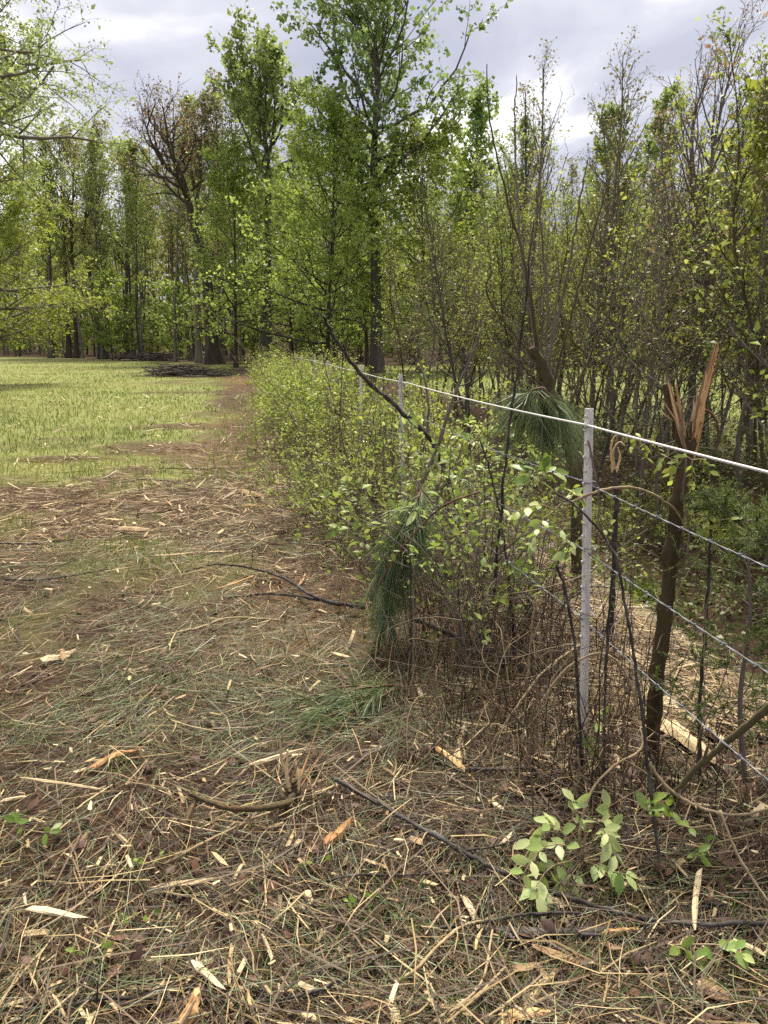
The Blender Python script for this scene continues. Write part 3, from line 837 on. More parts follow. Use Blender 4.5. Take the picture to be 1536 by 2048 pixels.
# trees behind the thicket on the right
for k, (px, top, Yd, leaf, nl, sz, L1, f0, ang, lab) in enumerate([
        (1070, 95, 52, 'olivebud', 2, 0.13, 4.2, 0.45, (30, 14), 'bare slender tree with upright twigs against the bright cloud'),
        (1040, 150, 54, 'olivebud', 2, 0.13, 3.2, 0.5, (28, 12), 'bare slim tree just left of the upright bare one under the bright cloud'),
        (1290, 165, 62, 'tulip', 9, 0.24, 3.6, 0.30, (60, 28), 'pointed dark green tree standing above the budding thicket'),
        (1195, 205, 60, 'tulip', 7, 0.24, 4.0, 0.30, (60, 28), 'broad dark green tree left of the pointed one above the thicket'),
        (935, 165, 50, 'tulip', 7, 0.22, 3.4, 0.45, (60, 30), 'leafy dark green tree half hidden right of the tallest tree'),
        (1420, 250, 64, 'woodgreen', 5, 0.23, 4.0, 0.3, (55, 25), 'green tree far behind the tall budding sapling at the right'),
        (1530, 240, 60, 'woodgreen', 5, 0.23, 4.0, 0.3, (55, 25), 'green tree at the right edge far behind the thicket')]):
    x, y = col_at(px, Yd)
    Ht = float(W(px, top + 35, Yd)[2])
    place(tree_parts(250 + k, 'bark_grey', leaf, leanpath(rng, Ht, 0.015, 0.012), r0=0.2, f0=f0, L1=L1, n1=16 if k < 2 else 24, n2=5, n3=3 if k < 2 else 4, leaves=nl, size=sz, clump=0.5, ang=ang, up1=0.1, twig_r=0.013,
                     sides=7, shape=lambda r: 1.02 - 0.75 * r ** 1.5, aspect=0.9, wig=0.1), 'slender_tree' if k < 2 else 'broadleaf_tree', lab, 'tree', stand(x, y))
# ------------------------------------------------------------------ thicket of budding saplings beyond the ditch
ORD = ['first', 'second', 'third', 'fourth', 'fifth', 'sixth', 'seventh', 'eighth', 'ninth', 'tenth', 'eleventh', 'twelfth', 'thirteenth', 'fourteenth', 'fifteenth', 'sixteenth',
       'seventeenth', 'eighteenth', 'nineteenth', 'twentieth', 'twenty-first', 'twenty-second', 'twenty-third', 'twenty-fourth', 'twenty-fifth', 'twenty-sixth', 'twenty-seventh', 'twenty-eighth',
       'twenty-ninth', 'thirtieth', 'thirty-first', 'thirty-second', 'thirty-third', 'thirty-fourth', 'thirty-fifth', 'thirty-sixth', 'thirty-seventh', 'thirty-eighth']
rng = np.random.default_rng(23)
sap = []
for k, (leaf, nl, L1, bark, size) in enumerate([('olivebud', 3, 1.3, 'bark_thicket', 0.05), ('yellowgreen', 3, 1.2, 'bark_thicket', 0.055), ('bud', 2, 1.4, 'bark_thicket', 0.04),
                                                ('shrub', 4, 1.1, 'bark_olive', 0.055), ('olivebud', 2, 1.5, 'bark_grey', 0.045), ('yellowgreen', 5, 1.0, 'bark_olive', 0.06)]):
    sap.append(tree_parts(300 + k, bark, leaf, leanpath(rng, 5.0, 0.03 + 0.04 * k, 0.03), r0=0.032, f0=0.20, L1=L1, n1=24, n2=5, n3=3, leaves=nl * 0.45, size=size, clump=0.12, ang=(52, 24), up1=0.09,
                          twig_r=0.0045, sides=6, flare=1.3, wig=0.1, shape=lambda r: 1.0 - 0.72 * r, aspect=0.6))
SAPL = ['thin olive budded sapling', 'thin yellow green leaved sapling', 'thin nearly bare reddish sapling', 'small leafy olive barked sapling', 'grey wiry sapling with few buds', 'bright leafy little sapling']


def where_thicket(x, y):
    p = px_of(x, y)
    for lim, w in ((930, 'at the left end'), (1040, 'left of the pine top'), (1140, 'behind the pine top'), (1230, 'behind the near post'), (1320, 'left of the shattered trunk'), (1420, 'behind the shattered trunk'), (9999, 'at the right edge')):
        if p < lim:
            break
    return w + (', front of the thicket' if x - float(fx(y)) < 4.6 else ', middle of the thicket' if x - float(fx(y)) < 6.4 else ', back of the thicket')


sp = []
while len(sp) < 125:
    y = 6.0 * math.exp(rng.random() * math.log(26 / 6.0)); s = 3.3 + rng.random() ** 1.4 * 6.0
    x = fx(y) + s
    u = x / y
    if 0.02 < u < 0.66 and all((x - a) ** 2 + (y - b_) ** 2 > 0.35 ** 2 for a, b_ in sp):
        sp.append((x, y))
for x, y in sp:
    k = int(rng.integers(6))
    hs = rng.uniform(0.62, 1.02) * (1.0 if y < 14 else 1.15)
    place(sap[k], 'thicket_sapling', SAPL[k] + ' ' + where_thicket(x, y), 'sapling', stand(x, y), rng.random() * 6.28, (hs * 1.05, hs * 1.05, hs), 'thicket: ' + SAPL[k])
# taller ones that stand out
for k, (pts, Yd, r0, leaf, nl, lab) in enumerate([
        ([(1385, 900, 0), (1388, 640, 0), (1412, 400, 0), (1440, 230, 0), (1490, 48, 0)], 12.0, 0.072, 'bud', 2, 'tall budding sapling with a twiggy pointed top reaching the clouds'),
        ([(1412, 890, 0), (1410, 640, 0), (1395, 430, 0), (1385, 250, 0), (1424, 140, 0)], 12.5, 0.06, 'bud', 2, 'second stem close beside the tall pointed budding sapling'),
        ([(1225, 900, 0), (1222, 620, 0), (1228, 400, 0), (1242, 250, 0), (1246, 110, 0)], 13.5, 0.05, 'olivebud', 2, 'tall thin wand of a sapling topping the middle of the thicket'),
        ([(1180, 900, 0), (1195, 640, 0), (1215, 420, 0), (1205, 215, 0)], 14.0, 0.05, 'olivebud', 2, 'tall thin sapling just left of the middle wand in the thicket'),
        ([(1060, 900, 0), (1062, 640, 0), (1074, 420, 0), (1090, 250, 0)], 15.0, 0.055, 'olivebud', 2, 'tall thin sapling at the left end of the budding thicket'),
        ([(1335, 900, 0), (1338, 640, 0), (1330, 450, 0), (1325, 270, 0)], 12.0, 0.05, 'bud', 2, 'reddish sapling just left of the tall pointed one'),
        ([(1500, 950, 0), (1498, 640, 0), (1505, 450, 0), (1500, 215, 0)], 10.5, 0.05, 'olivebud', 3, 'budding sapling right of the tall pointed one'),
        ([(1570, 980, 0), (1562, 640, 0), (1560, 400, 0), (1556, 255, 0)], 9.0, 0.04, 'yellowgreen', 7, 'sapling with bright new leaves at the right edge of the picture')]):
    b, tp = trunk_px(pts, Yd)
    place(tree_parts(330 + k, 'bark_thicket', leaf, tp, r0=r0, r1=0.006, f0=0.14, L1=1.9 if k < 2 else 1.4, n1=26, n2=5, n3=3, leaves=nl * (0.5 if k < 7 else 0.8), size=0.05 if k < 7 else 0.085, clump=0.14, ang=(50, 18), up1=0.10, twig_r=0.0048,
                     sides=8, flare=1.3, wig=0.09, shape=lambda r: 1.0 - 0.75 * r), 'budding_sapling', lab, 'sapling', b)

# low vines and leaves over the ditch banks and the thicket floor
mb = MB(); n = 64000
yy = 3.2 * np.exp(rng.random(n) * math.log(24 / 3.2)); ss = 1.05 + rng.random(n) ** 0.9 * 7.2
cl = fbm((fx(yy) + ss) * 1.7, yy * 1.7, 61)
kp = (cl > 0.44) | (rng.random(n) < 0.22)
yy = yy[kp]; ss = ss[kp]; n = len(yy); xx = fx(yy) + ss
hh = rng.random(n) ** 2 * (0.12 + 0.5 * fbm(xx * 1.1, yy * 1.1, 66)) * sst(0.8, 3.6, ss)
pos = np.stack([xx, yy, H(xx, yy) + 0.02 + hh], 1)
mb.leaves(pos, rand_dirs(rng, n) * np.array([1, 1, 0.5]), rand_dirs(rng, n) * 0.7 + np.array([0, -0.3, 0.9]), rng.uniform(0.03, 0.075, n), np.clip(rng.random(n) * 0.75 + hh * 0.35, 0, 1), 0.62)
o = mb.build('bank_vines', 'ivy'); tag(o, 'low vine leaves covering the ditch bank under the thicket', 'ground cover', kind='stuff')


# ------------------------------------------------------------------ shrubs along the fence
def make_bush(seed, Ht=1.5, spread=0.55, ns=16, n2=7, n3=4, leaves=6, size=0.05, near=False, r=0.007, bark='bark_thicket', leaf='shrub', clump=0.06, tall=0.0):
    rg = np.random.default_rng(seed)
    az = rg.random(ns) * 6.283; rad = np.sqrt(rg.random(ns)) * spread
    base = np.stack([np.cos(az) * rad * 0.45, np.sin(az) * rad * 0.45, np.full(ns, -0.03)], 1)
    hts = Ht * rg.uniform(0.55, 1.1, ns)
    d = nrm(np.stack([np.cos(az) * rad * 0.75, np.sin(az) * rad * 0.75, np.full(ns, 1.0)], 1) + rg.normal(0, 0.12, (ns, 3)))
    pts = [base]; p = base
    for k in range(7):
        d = nrm(d + rg.normal(0, 0.12, (ns, 3)) + np.stack([np.cos(az), np.sin(az), 0 * az], 1) * 0.03 * k)
        p = p + d * (hts / 7)[:, None]; pts.append(p)
    P = np.stack(pts, 1); R = np.outer(rg.uniform(0.7, 1.4, ns) * r, np.linspace(1, 0.35, 8))
    st = MB(); st.tubes(P, R, 5, rg.random(ns))
    t2 = np.clip(np.linspace(0.25, 0.98, n2)[None] + rg.normal(0, 0.05, (ns, n2)), 0.1, 0.999)
    L2 = Ht * 0.34 * rg.uniform(0.5, 1.3, (ns, n2)) * (1.25 - 0.7 * t2)
    P2, R2 = kids(rg, P, R, t2, np.radians(rg.uniform(25, 65, (ns, n2))), L2, radius_at(R, t2) * 0.6, 5, 0.03, 0.14)
    st.tubes(P2, R2, 3, rg.random(len(P2)))
    t3 = np.clip(np.linspace(0.25, 1, n3)[None] + rg.normal(0, 0.06, (len(P2), n3)), 0.05, 0.999)
    P3, R3 = kids(rg, P2, R2, t3, np.radians(rg.uniform(25, 60, (len(P2), n3))), L2.reshape(-1, 1) * 0.45 * rg.uniform(0.6, 1.3, (len(P2), n3)), np.full((len(P2), n3), r * 0.22), 3, 0.0, 0.15)
    st.tubes(P3, R3, 3, rg.random(len(P3)))
    k = rg.poisson(leaves, len(P3)); src = np.repeat(np.arange(len(P3)), k); n = len(src)
    u = rg.random((n, 1))
    pos = P3[src, 0] * (1 - u) + P3[src, 2] * u + rg.normal(0, clump * 0.4, (n, 3))
    D = nrm(nrm(P3[src, 2] - P3[src, 0]) * 0.6 + rg.normal(0, 0.7, (n, 3))); Nn = nrm(rg.normal(0, 0.55, (n, 3)) + np.array([0, 0, 0.8]))
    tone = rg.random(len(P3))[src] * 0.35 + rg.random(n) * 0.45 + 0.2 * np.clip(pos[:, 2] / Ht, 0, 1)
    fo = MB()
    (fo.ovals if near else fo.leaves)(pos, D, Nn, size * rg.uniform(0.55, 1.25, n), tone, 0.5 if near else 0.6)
    return [('stems', st.mesh('stems', bark)), ('foliage', fo.mesh('foliage', leaf))]


bush = [make_bush(400, 1.55, 0.52, 18, leaves=4.5, size=0.048, leaf='yellowgreen'),
        make_bush(401, 1.45, 0.65, 18, leaves=4, size=0.046, leaf='shrub'),
        make_bush(402, 1.6, 0.5, 16, leaves=2.5, size=0.044, leaf='shrub'),
        make_bush(403, 1.3, 0.6, 18, leaves=5, size=0.048, leaf='yellowgreen')]
near_bush = [make_bush(410, 1.25, 0.42, 9, n2=5, n3=3, leaves=3, size=0.055, near=True, leaf='honey'),
             make_bush(411, 1.15, 0.38, 11, n2=5, n3=3, leaves=2, size=0.045, near=True, leaf='shrub'),
             make_bush(412, 1.05, 0.38, 10, n2=5, n3=3, leaves=3, size=0.05, near=True, leaf='shrub')]
rows = []
y = 6.4
while y < 40 and len(rows) < 34:
    rows.append((y, rng.uniform(-0.3, 0.35)))
    if y < 26 and rng.random() < 0.55:
        rows.append((y + rng.uniform(-0.2, 0.3), rng.uniform(-0.55, -0.25) if rng.random() < .5 else rng.uniform(0.3, 0.7)))
    y += 0.75 + y * 0.045
rows.sort()
LOOK = ['dense yellow green', 'mid green', 'loose olive green', 'rounded yellow green']
for i, (y, s) in enumerate(rows):
    k = [0, 3, 1, 0, 2, 3][i % 6] if y > 8.5 else [2, 1, 2, 0][i % 4]
    hs = rng.uniform(0.78, 1.16) if y > 9.5 else rng.uniform(0.55, 0.95)
    place(bush[k], 'fence_line_shrub', LOOK[k] + ' shrub, ' + ORD[i] + ' in the hedge from its near end', 'shrub', stand(fx(y) + s, y), rng.random() * 6.28, (hs * 1.05, hs * 1.05, hs), 'shrubs along the fence')
for i, (px, py, k, hs, lab) in enumerate([
        (985, 1330, 0, 0.92, 'leafy shrub with oval leaves just left of the near fence post'),
        (870, 1270, 1, 0.95, 'thin twiggy shrub behind the hanging green pine bough'),
        (930, 1200, 2, 1.0, 'loose shrub tangled with dry stalks left of the near post'),
        (1060, 1240, 1, 0.9, 'sparse twiggy shrub right behind the near fence post'),
        (800, 1170, 2, 1.02, 'low leafy shrub at the left side of the brush behind the pine bough'),
        (860, 1120, 0, 0.95, 'leafy shrub in the brush below the second fence post'),
        (740, 1120, 2, 0.75, 'small pale shrub at the front left corner of the hedge'),
        (700, 1060, 1, 0.8, 'small open shrub where the hedge meets the wood chips'),
        (960, 1110, 0, 0.85, 'leafy shrub under the white rope midway to the second post'),
        (1040, 1120, 2, 0.9, 'thin shrub below the green pine top hanging at the rope'),
        (640, 1005, 2, 0.5, 'knee high shrub at the edge of the chips'),
        (760, 1010, 0, 0.9, 'bright leafy shrub in front of the third fence post')]):
    p = G(px, py)
    place(near_bush[k], 'brush_shrub', lab, 'shrub', (p[0], p[1], p[2] - 0.02), rng.random() * 6.28, hs, 'shrubs along the fence')
for i, (px, Yd, hs, lab) in enumerate([(1210, 9.0, 0.5, 'low green bush on the far ditch bank, leftmost of three'), (1330, 8.4, 0.55, 'low green bush on the far ditch bank, middle of three'), (1480, 7.6, 0.6, 'low green bush on the far ditch bank, rightmost of three')]):
    x, y = col_at(px, Yd)
    place(bush[3 if i != 1 else 1], 'bank_bush', lab, 'shrub', stand(x, y), rng.random() * 6.28, hs, 'bushes on the ditch bank')

# ------------------------------------------------------------------ fence
POSTS = [(-0.15, 0), (2.92, 1), (6.2, 2), (9.1, 3), (12.2, 4), (15.3, 5), (18.4, 6), (21.5, 7)]
fdir = np.array([-0.174, 1.0, 0]); fdir /= np.linalg.norm(fdir)
fnor = np.array([-fdir[1], fdir[0], 0])                 # towards the field
f0p = np.array([fx(2.92), 2.92, 0.0])
fence = thing('wire_fence', 'white steel post fence with rope on top and barbed wire below', 'fence', (f0p[0], f0p[1], float(H(*f0p[:2]))))
fz = fence.location.z
HT = 1.375


def post_mesh():
    mb = MB()
    def box(c0, c1):
        a = np.array([[x, y, z] for z in (c0[2], c1[2]) for y in (c0[1], c1[1]) for x in (c0[0], c1[0])])
        mb.add(a, quads=[[0, 2, 3, 1], [4, 5, 7, 6], [0, 1, 5, 4], [2, 6, 7, 3], [0, 4, 6, 2], [1, 3, 7, 5]])
    # local x: towards the field, local y: along the fence
    box((0.000, -0.015, -0.35), (0.0055, 0.015, HT))
    box((-0.023, -0.003, -0.35), (-0.0005, 0.003, HT - 0.001))
    return mb.mesh('post', 'post', flat=True)


def stud_mesh():
    mb = MB()
    P = np.array([[0.0, 0, 0], [0.006, 0, 0.001], [0.0095, 0, 0.002]])
    mb.tubes(P, np.array([0.0075, 0.0065, 0.004]), 7, cap=True)
    return mb.mesh('stud', 'post')


def clip_mesh():
    mb = MB()
    a = np.linspace(0, 2 * math.pi, 15)
    P = np.stack([-0.014 + 0.027 * np.cos(a), 0.024 * np.sin(a), 0.006 * np.sin(2 * a)], 1)
    mb.tubes(P, np.full(15, 0.0016), 5)
    return mb.mesh('wire_clip', 'wire')


pm, sm, cm = post_mesh(), stud_mesh(), clip_mesh()
WIRES = [1.305, 1.09, 0.83, 0.56]
for yv, k in POSTS[1:]:
    o = part('post', pm, fence)
    loc = np.array([fx(yv), yv, float(H(fx(yv), yv))]) - np.array(fence.location)
    if k == 2: loc[0] -= 0.05
    if k == 1: loc[0] += 0.045
    o.location = loc
    o.rotation_euler = (R_([0, 1.0, -2.0, 2.5, -1, 1, 2, 0][k]), R_([0, 1.9, 1.5, -2.0, 2, -1, 1, -1][k]), math.atan2(fnor[1], fnor[0]) + R_([0, 6, -8, 10, 0, 5, 3, 0][k]))
    if k <= 3:
        for j in range(18):
            st = part('stud', sm, o); st.location = (0.0055, 0.004 * (-1) ** j, HT - 0.03 - j * 0.052)
        for h in WIRES:
            c = part('wire_clip', cm, o); c.location = (0, 0, h - 0.004)
wy = np.array([-1.2] + [p[0] for p in POSTS])
for wi, h in enumerate(WIRES):
    pts = []
    for a, b_ in zip(wy[:-1], wy[1:]):
        for t in np.linspace(0, 1, 24 if b_ < 10 else 8, endpoint=False):
            yv = a + (b_ - a) * t
            sag = (0.012 if wi == 0 else 0.03) * 4 * t * (1 - t)
            pts.append([fx(yv), yv, h - sag])
    P = np.array(pts) + fnor * 0.0165
    if wi == 0:
        mb = MB(); mb.tubes(P - np.array(fence.location) * np.array([1, 1, 0]), np.full(len(P), 0.0042), 8)
        o = mb.build('top_rope', 'rope', fence); o['label'] = 'white braided rope along the top of the fence'
    else:
        P = P[P[:, 1] < 12.3]
        mb = MB()
        Q = smooth(P, len(P) * 6)
        tw = np.arange(len(Q)) * 0.9
        off = np.stack([np.cos(tw) * fnor[0], np.cos(tw) * fnor[1], np.sin(tw)], 1) * 0.0014
        for sgn in (1, -1):
            mb.tubes(Q + sgn * off - np.array(fence.location) * np.array([1, 1, 0]), np.full(len(Q), 0.0012), 5)
        o = mb.build('barbed_wire', 'wire', fence)
        mb = MB()
        for j in range(4):
            a = j * math.pi / 2 + 0.4
            d = np.array([math.cos(a), 0.25 * (-1) ** j, math.sin(a)])
            mb.tubes(np.array([d * -0.002, d * 0.005, d * 0.011]), np.array([0.0011, 0.0010, 0.0004]), 4)
        aa = np.linspace(0, 4 * math.pi, 16)
        mb.tubes(np.stack([0.0042 * np.cos(aa), np.linspace(-0.006, 0.006, 16), 0.0042 * np.sin(aa)], 1), np.full(16, 0.0014), 4)
        bm_ = mb.mesh('barb', 'wire')
        yb = 1.35 + wi * 0.03
        while yb < 6.0:
            i = np.argmin(np.abs(P[:, 1] - yb))
            i = min(max(i, 1), len(P) - 2)
            j = i if P[i, 1] <= yb else i - 1
            f = (yb - P[j, 1]) / (P[j + 1, 1] - P[j, 1])
            q = P[j] * (1 - f) + P[j + 1] * f
            c = part('barb', bm_, o); c.location = q - np.array(fence.location) * np.array([1, 1, 0]); c.rotation_euler = (0, rng.random() * 6, math.atan2(-fdir[0], fdir[1]))
            yb += 0.14
# fence coordinates above are heights over z = 0, so the fence stands at z = 0
fence.location.z = 0.0
for o in fence.children:
    if o.name.startswith('post'):
        o.location.z += fz
# ------------------------------------------------------------------ litter on the ground
rng = np.random.default_rng(77)


def scatter(n, r0, r1, half=0.72):
    """log spaced in distance so that nearer ground is strewn finer"""
    r = r0 * np.exp(rng.random(n) * math.log(r1 / r0)); a = rng.uniform(-half, half, n)
    return r * np.sin(a), r * np.cos(a), r


def strands(n, r0, r1, keep, length, width, tone, name, mat, label, cat, zmax=0.045, pitch=0.14, curve=0.12, half=0.72, lod=0.45):
    x, y, r = scatter(n, r0, r1, half)
    k = rng.random(n) < keep(x, y)
    x, y, r = x[k], y[k], r[k]; n = len(x)
    yaw = rng.uniform(0, 2 * math.pi, n)
    # strands lie in loose swaths
    sw = fbm(x * 0.8, y * 0.8, 80) * 12
    yaw = np.where(rng.random(n) < 0.45, sw + rng.normal(0, 0.5, n), yaw)
    pi_ = rng.normal(0, pitch, n)
    d = np.stack([np.cos(yaw) * np.cos(pi_), np.sin(yaw) * np.cos(pi_), np.sin(pi_)], 1)
    Lh = rng.uniform(*length, n) * 0.5
    side = nrm(np.cross(d, np.array([0, 0, 1.0])) + np.array([0, 0, 1]) * rng.normal(0, 0.5, n)[:, None])
    lat = nrm(np.cross(d, np.array([0, 0, 1.0])))
    c = np.stack([x, y, H(x, y) + 0.004 + rng.random(n) ** 1.6 * zmax], 1)
    cv = (rng.normal(0, curve, n) * Lh * 2)[:, None]
    P = np.stack([c - d * Lh[:, None], c + lat * cv * 0.5 + np.array([0, 0, 1.0]) * np.abs(cv) * 0.15, c + d * Lh[:, None]], 1)
    gz = H(P[..., 0], P[..., 1]) + 0.003
    P[..., 2] = np.maximum(P[..., 2], gz)
    w = rng.uniform(*width, n) * 0.5 * np.maximum(1.0, (r / 3.2) ** lod)
    Wd = w[:, None] * np.array([[0.8, 1.0, 0.35]])
    mb = MB(); mb.ribbons(P, Wd, side, tone(x, y, n))
    o = mb.build(name, mat); tag(o, label, cat, kind='stuff')
    return o


def field(x, y):
    s = x - fx(y)
    return (1 - 0.93 * grass_mask(x, y)) * (1 - 0.75 * sst(1.6, 2.6, s))


def pale_zone(x, y):
    s = x - fx(y)
    a = sst(5.0, 6.4, y + 1.6 * (fbm(x, y, 90) - 0.4)) * (1 - sst(9.5, 13, y)) * (s < -0.3)
    b_ = 0.6 * np.exp(-((s - 0.55) / 0.3) ** 2) * sst(2.6, 3.1, y) * (1 - sst(5.5, 7, y))
    return np.clip(np.maximum(a, b_), 0, 1)


def green_zone(x, y):
    n = fbm(x * 0.75 + 3.7, y * 0.75, 95) - 0.5
    return sst(0.02, 0.1, n + 0.05) * sst(2.5, 3.2, y) * (1 - sst(5.8, 7.4, y)) * sst(-0.1, 0.5, -(x - fx(y)) - 0.2)


strands(112000, 1.2, 16, lambda x, y: field(x, y) * np.clip(0.02 + 1.25 * fbm(x * 1.9, y * 1.9, 131) + 0.7 * sst(2.8, 5.5, y), 0, 1), (0.04, 0.18), (0.0013, 0.0030), lambda x, y, n: np.clip(rng.beta(1.5, 2.9, n) * 0.8 + 0.36 * pale_zone(x, y) - 0.12 * (1 - sst(2.4, 4.2, y)), 0, 1),
        'pine_straw', 'straw', 'brown pine straw and shredded stalks strewn over the ground', 'straw')
strands(36000, 1.2, 15, lambda x, y: field(x, y) * (0.20 + 0.80 * pale_zone(x, y)), (0.03, 0.26), (0.0018, 0.0052), lambda x, y, n: np.clip(0.38 + rng.random(n) * 0.55, 0, 1),
        'pale_straw', 'straw', 'pale dry straw scattered across the mulched ground', 'straw', zmax=0.06)
strands(46000, 1.4, 9.5, lambda x, y: field(x, y) * np.clip(green_zone(x, y) + 0.22, 0, 1), (0.10, 0.22), (0.0014, 0.0022), lambda x, y, n: rng.random(n),
        'green_needle_litter', 'needle', 'fallen green pine needles lying in patches', 'pine needles', zmax=0.06)
# loose thin twigs
strands(3500, 7.5, 30, lambda x, y: np.where(x - fx(y) < 1, 0.6, 0), (0.08, 0.35), (0.004, 0.008), lambda x, y, n: 0.35 + rng.random(n) * 0.6, 'meadow_straw', 'straw', 'dry straw lying between the meadow grass', 'straw', zmax=0.09, pitch=0.3, lod=0.8)
strands(1500, 1.2, 11, lambda x, y: field(x, y), (0.15, 0.5), (0.004, 0.007), lambda x, y, n: rng.random(n) * 0.8, 'twig_litter', 'stems', 'thin dark twigs scattered among the straw', 'twigs', zmax=0.06, curve=0.2)

# small chips
x, y, r = scatter(8500, 1.2, 16)
k = rng.random(len(x)) < field(x, y) * (0.45 + 0.55 * pale_zone(x, y))
x, y, r = x[k], y[k], r[k]; n = len(x)
yaw = rng.random(n) * 6.283; Lc = np.clip(rng.gamma(2.2, 0.0062, n), 0.004, 0.04) * np.maximum(1, (r / 4) ** 0.4); wc = Lc * rng.uniform(0.1, 0.36, n); hc = wc * rng.uniform(0.12, 0.35, n)
tilt = rng.normal(0, 0.25, n)
d = np.stack([np.cos(yaw) * np.cos(tilt), np.sin(yaw) * np.cos(tilt), np.sin(tilt)], 1); sd = np.stack([-np.sin(yaw), np.cos(yaw), rng.normal(0, 0.3, n)], 1); sd = nrm(sd); up = np.cross(d, sd)
c = np.stack([x, y, H(x, y) + 0.012 + rng.random(n) * 0.035], 1)
vs_ = []
for a, bb, cc in [(-1, -1, -1), (-1, 1, -1), (-1, 1, 1), (-1, -1, 1), (1, -1, -1), (1, 1, -1), (1, 1, 1), (1, -1, 1)]:
    j = rng.uniform(0.45, 1.15, (n, 3))
    vs_.append(c + d * (a * Lc * j[:, 0])[:, None] + sd * (bb * wc * j[:, 1])[:, None] + up * (cc * hc * j[:, 2])[:, None])
mb = MB()
o8 = np.arange(n)[:, None, None] * 8
mb.add(np.stack(vs_, 1), quads=o8 + np.array([[[0, 1, 2, 3], [7, 6, 5, 4], [0, 4, 5, 1], [1, 5, 6, 2], [2, 6, 7, 3], [3, 7, 4, 0]]]), rnd=np.repeat(np.clip(rng.beta(2, 1.4, n), 0, 1), 8))
o = mb.build('small_wood_chips', 'chip', flat=True); tag(o, 'small pale wood chips sprinkled over the mulch', 'wood chips', kind='stuff')

# dead leaves
x, y, r = scatter(3600, 1.2, 8)
s_ = x - fx(y)
k = rng.random(len(x)) < field(x, y) * (0.25 + 0.75 * sst(-1.6, 0.4, s_)) * (1 - 0.6 * sst(3.5, 5, y))
x, y = x[k], y[k]; n = len(x)
mb = MB()
mb.ovals(np.stack([x, y, H(x, y) + 0.015 + rng.random(n) * 0.03], 1), rand_dirs(rng, n) * np.array([1, 1, 0.25]), rand_dirs(rng, n) * 0.6 + np.array([0, 0, 0.9]), rng.uniform(0.025, 0.065, n), rng.random(n) * 0.7, 0.6, 0.3, -0.15)
o = mb.build('dead_leaf_litter', 'deadleaf'); tag(o, 'dark curled dead leaves among the straw', 'dead leaves', kind='stuff')


# ------------------------------------------------------------------ grass
def blades(n, r0, r1, keep, hgt, name, mat, label, cat, wid, lean=0.45, half=0.72, tone=None, lod=0.9):
    x, y, r = scatter(n, r0, r1, half)
    # tufted
    ox = rng.normal(0, 0.05, n) * np.maximum(1, r / 10); oy = rng.normal(0, 0.05, n) * np.maximum(1, r / 10)
    x = np.round(x / 0.09) * 0.09 + ox if r1 < 12 else x + ox
    k = rng.random(n) < keep(x, y)
    x, y, r = x[k], y[k], r[k]; n = len(x)
    D = nrm(np.stack([rng.normal(0, lean, n), rng.normal(0, lean, n), np.ones(n)], 1))
    a = rng.random(n) * 6.283
    side = np.stack([np.cos(a), np.sin(a), 0 * a], 1)
    hh = rng.uniform(*hgt, n) * (0.65 + 0.7 * fbm(x * 0.8, y * 0.8, 99))
    w = wid * rng.uniform(0.6, 1.3, n) * np.maximum(1, (r / 6) ** lod)
    tn = rng.random(n) * 0.5 + 1.5 * (fbm(x * 0.3, y * 0.3, 101, 5) - 0.36) if tone is None else tone(x, y, n)
    mb = MB(); mb.blades(np.stack([x, y, H(x, y) - 0.005], 1), D, hh, w, side, np.clip(tn, 0, 1), rng.random(n) * 0.3)
    o = mb.build(name, mat); tag(o, label, cat, kind='stuff')


blades(150000, 5.5, 85, lambda x, y: np.where(x - fx(y) < 1, grass_mask(x, y) * 0.95 + 0.05 * (y > 8), 0), (0.05, 0.16), 'meadow_grass', 'grass', 'short yellow green grass of the open meadow', 'grass', 0.003, lod=0.75)
blades(30000, 8, 60, lambda x, y: np.where(x - fx(y) > 3, grass_mask(x, y), 0), (0.10, 0.30), 'far_meadow_grass', 'grass', 'grass of the meadow seen through the thicket', 'grass', 0.004)
blades(16000, 1.3, 9, lambda x, y: field(x, y) * sst(0.50, 0.62, fbm(x * 1.6, y * 1.6, 120)) * 0.9, (0.04, 0.12), 'grass_sprouts', 'freshgrass', 'green grass sprouting through the straw', 'grass', 0.0016, 0.8, lod=0.5)
blades(16000, 9, 24, lambda x, y: np.where((x - fx(y) > -1.9) & (x - fx(y) < 0.9), 0.8, 0), (0.08, 0.35), 'hedge_foot_grass', 'grass', 'long grass at the foot of the fence shrubs', 'grass', 0.0025, 0.5)


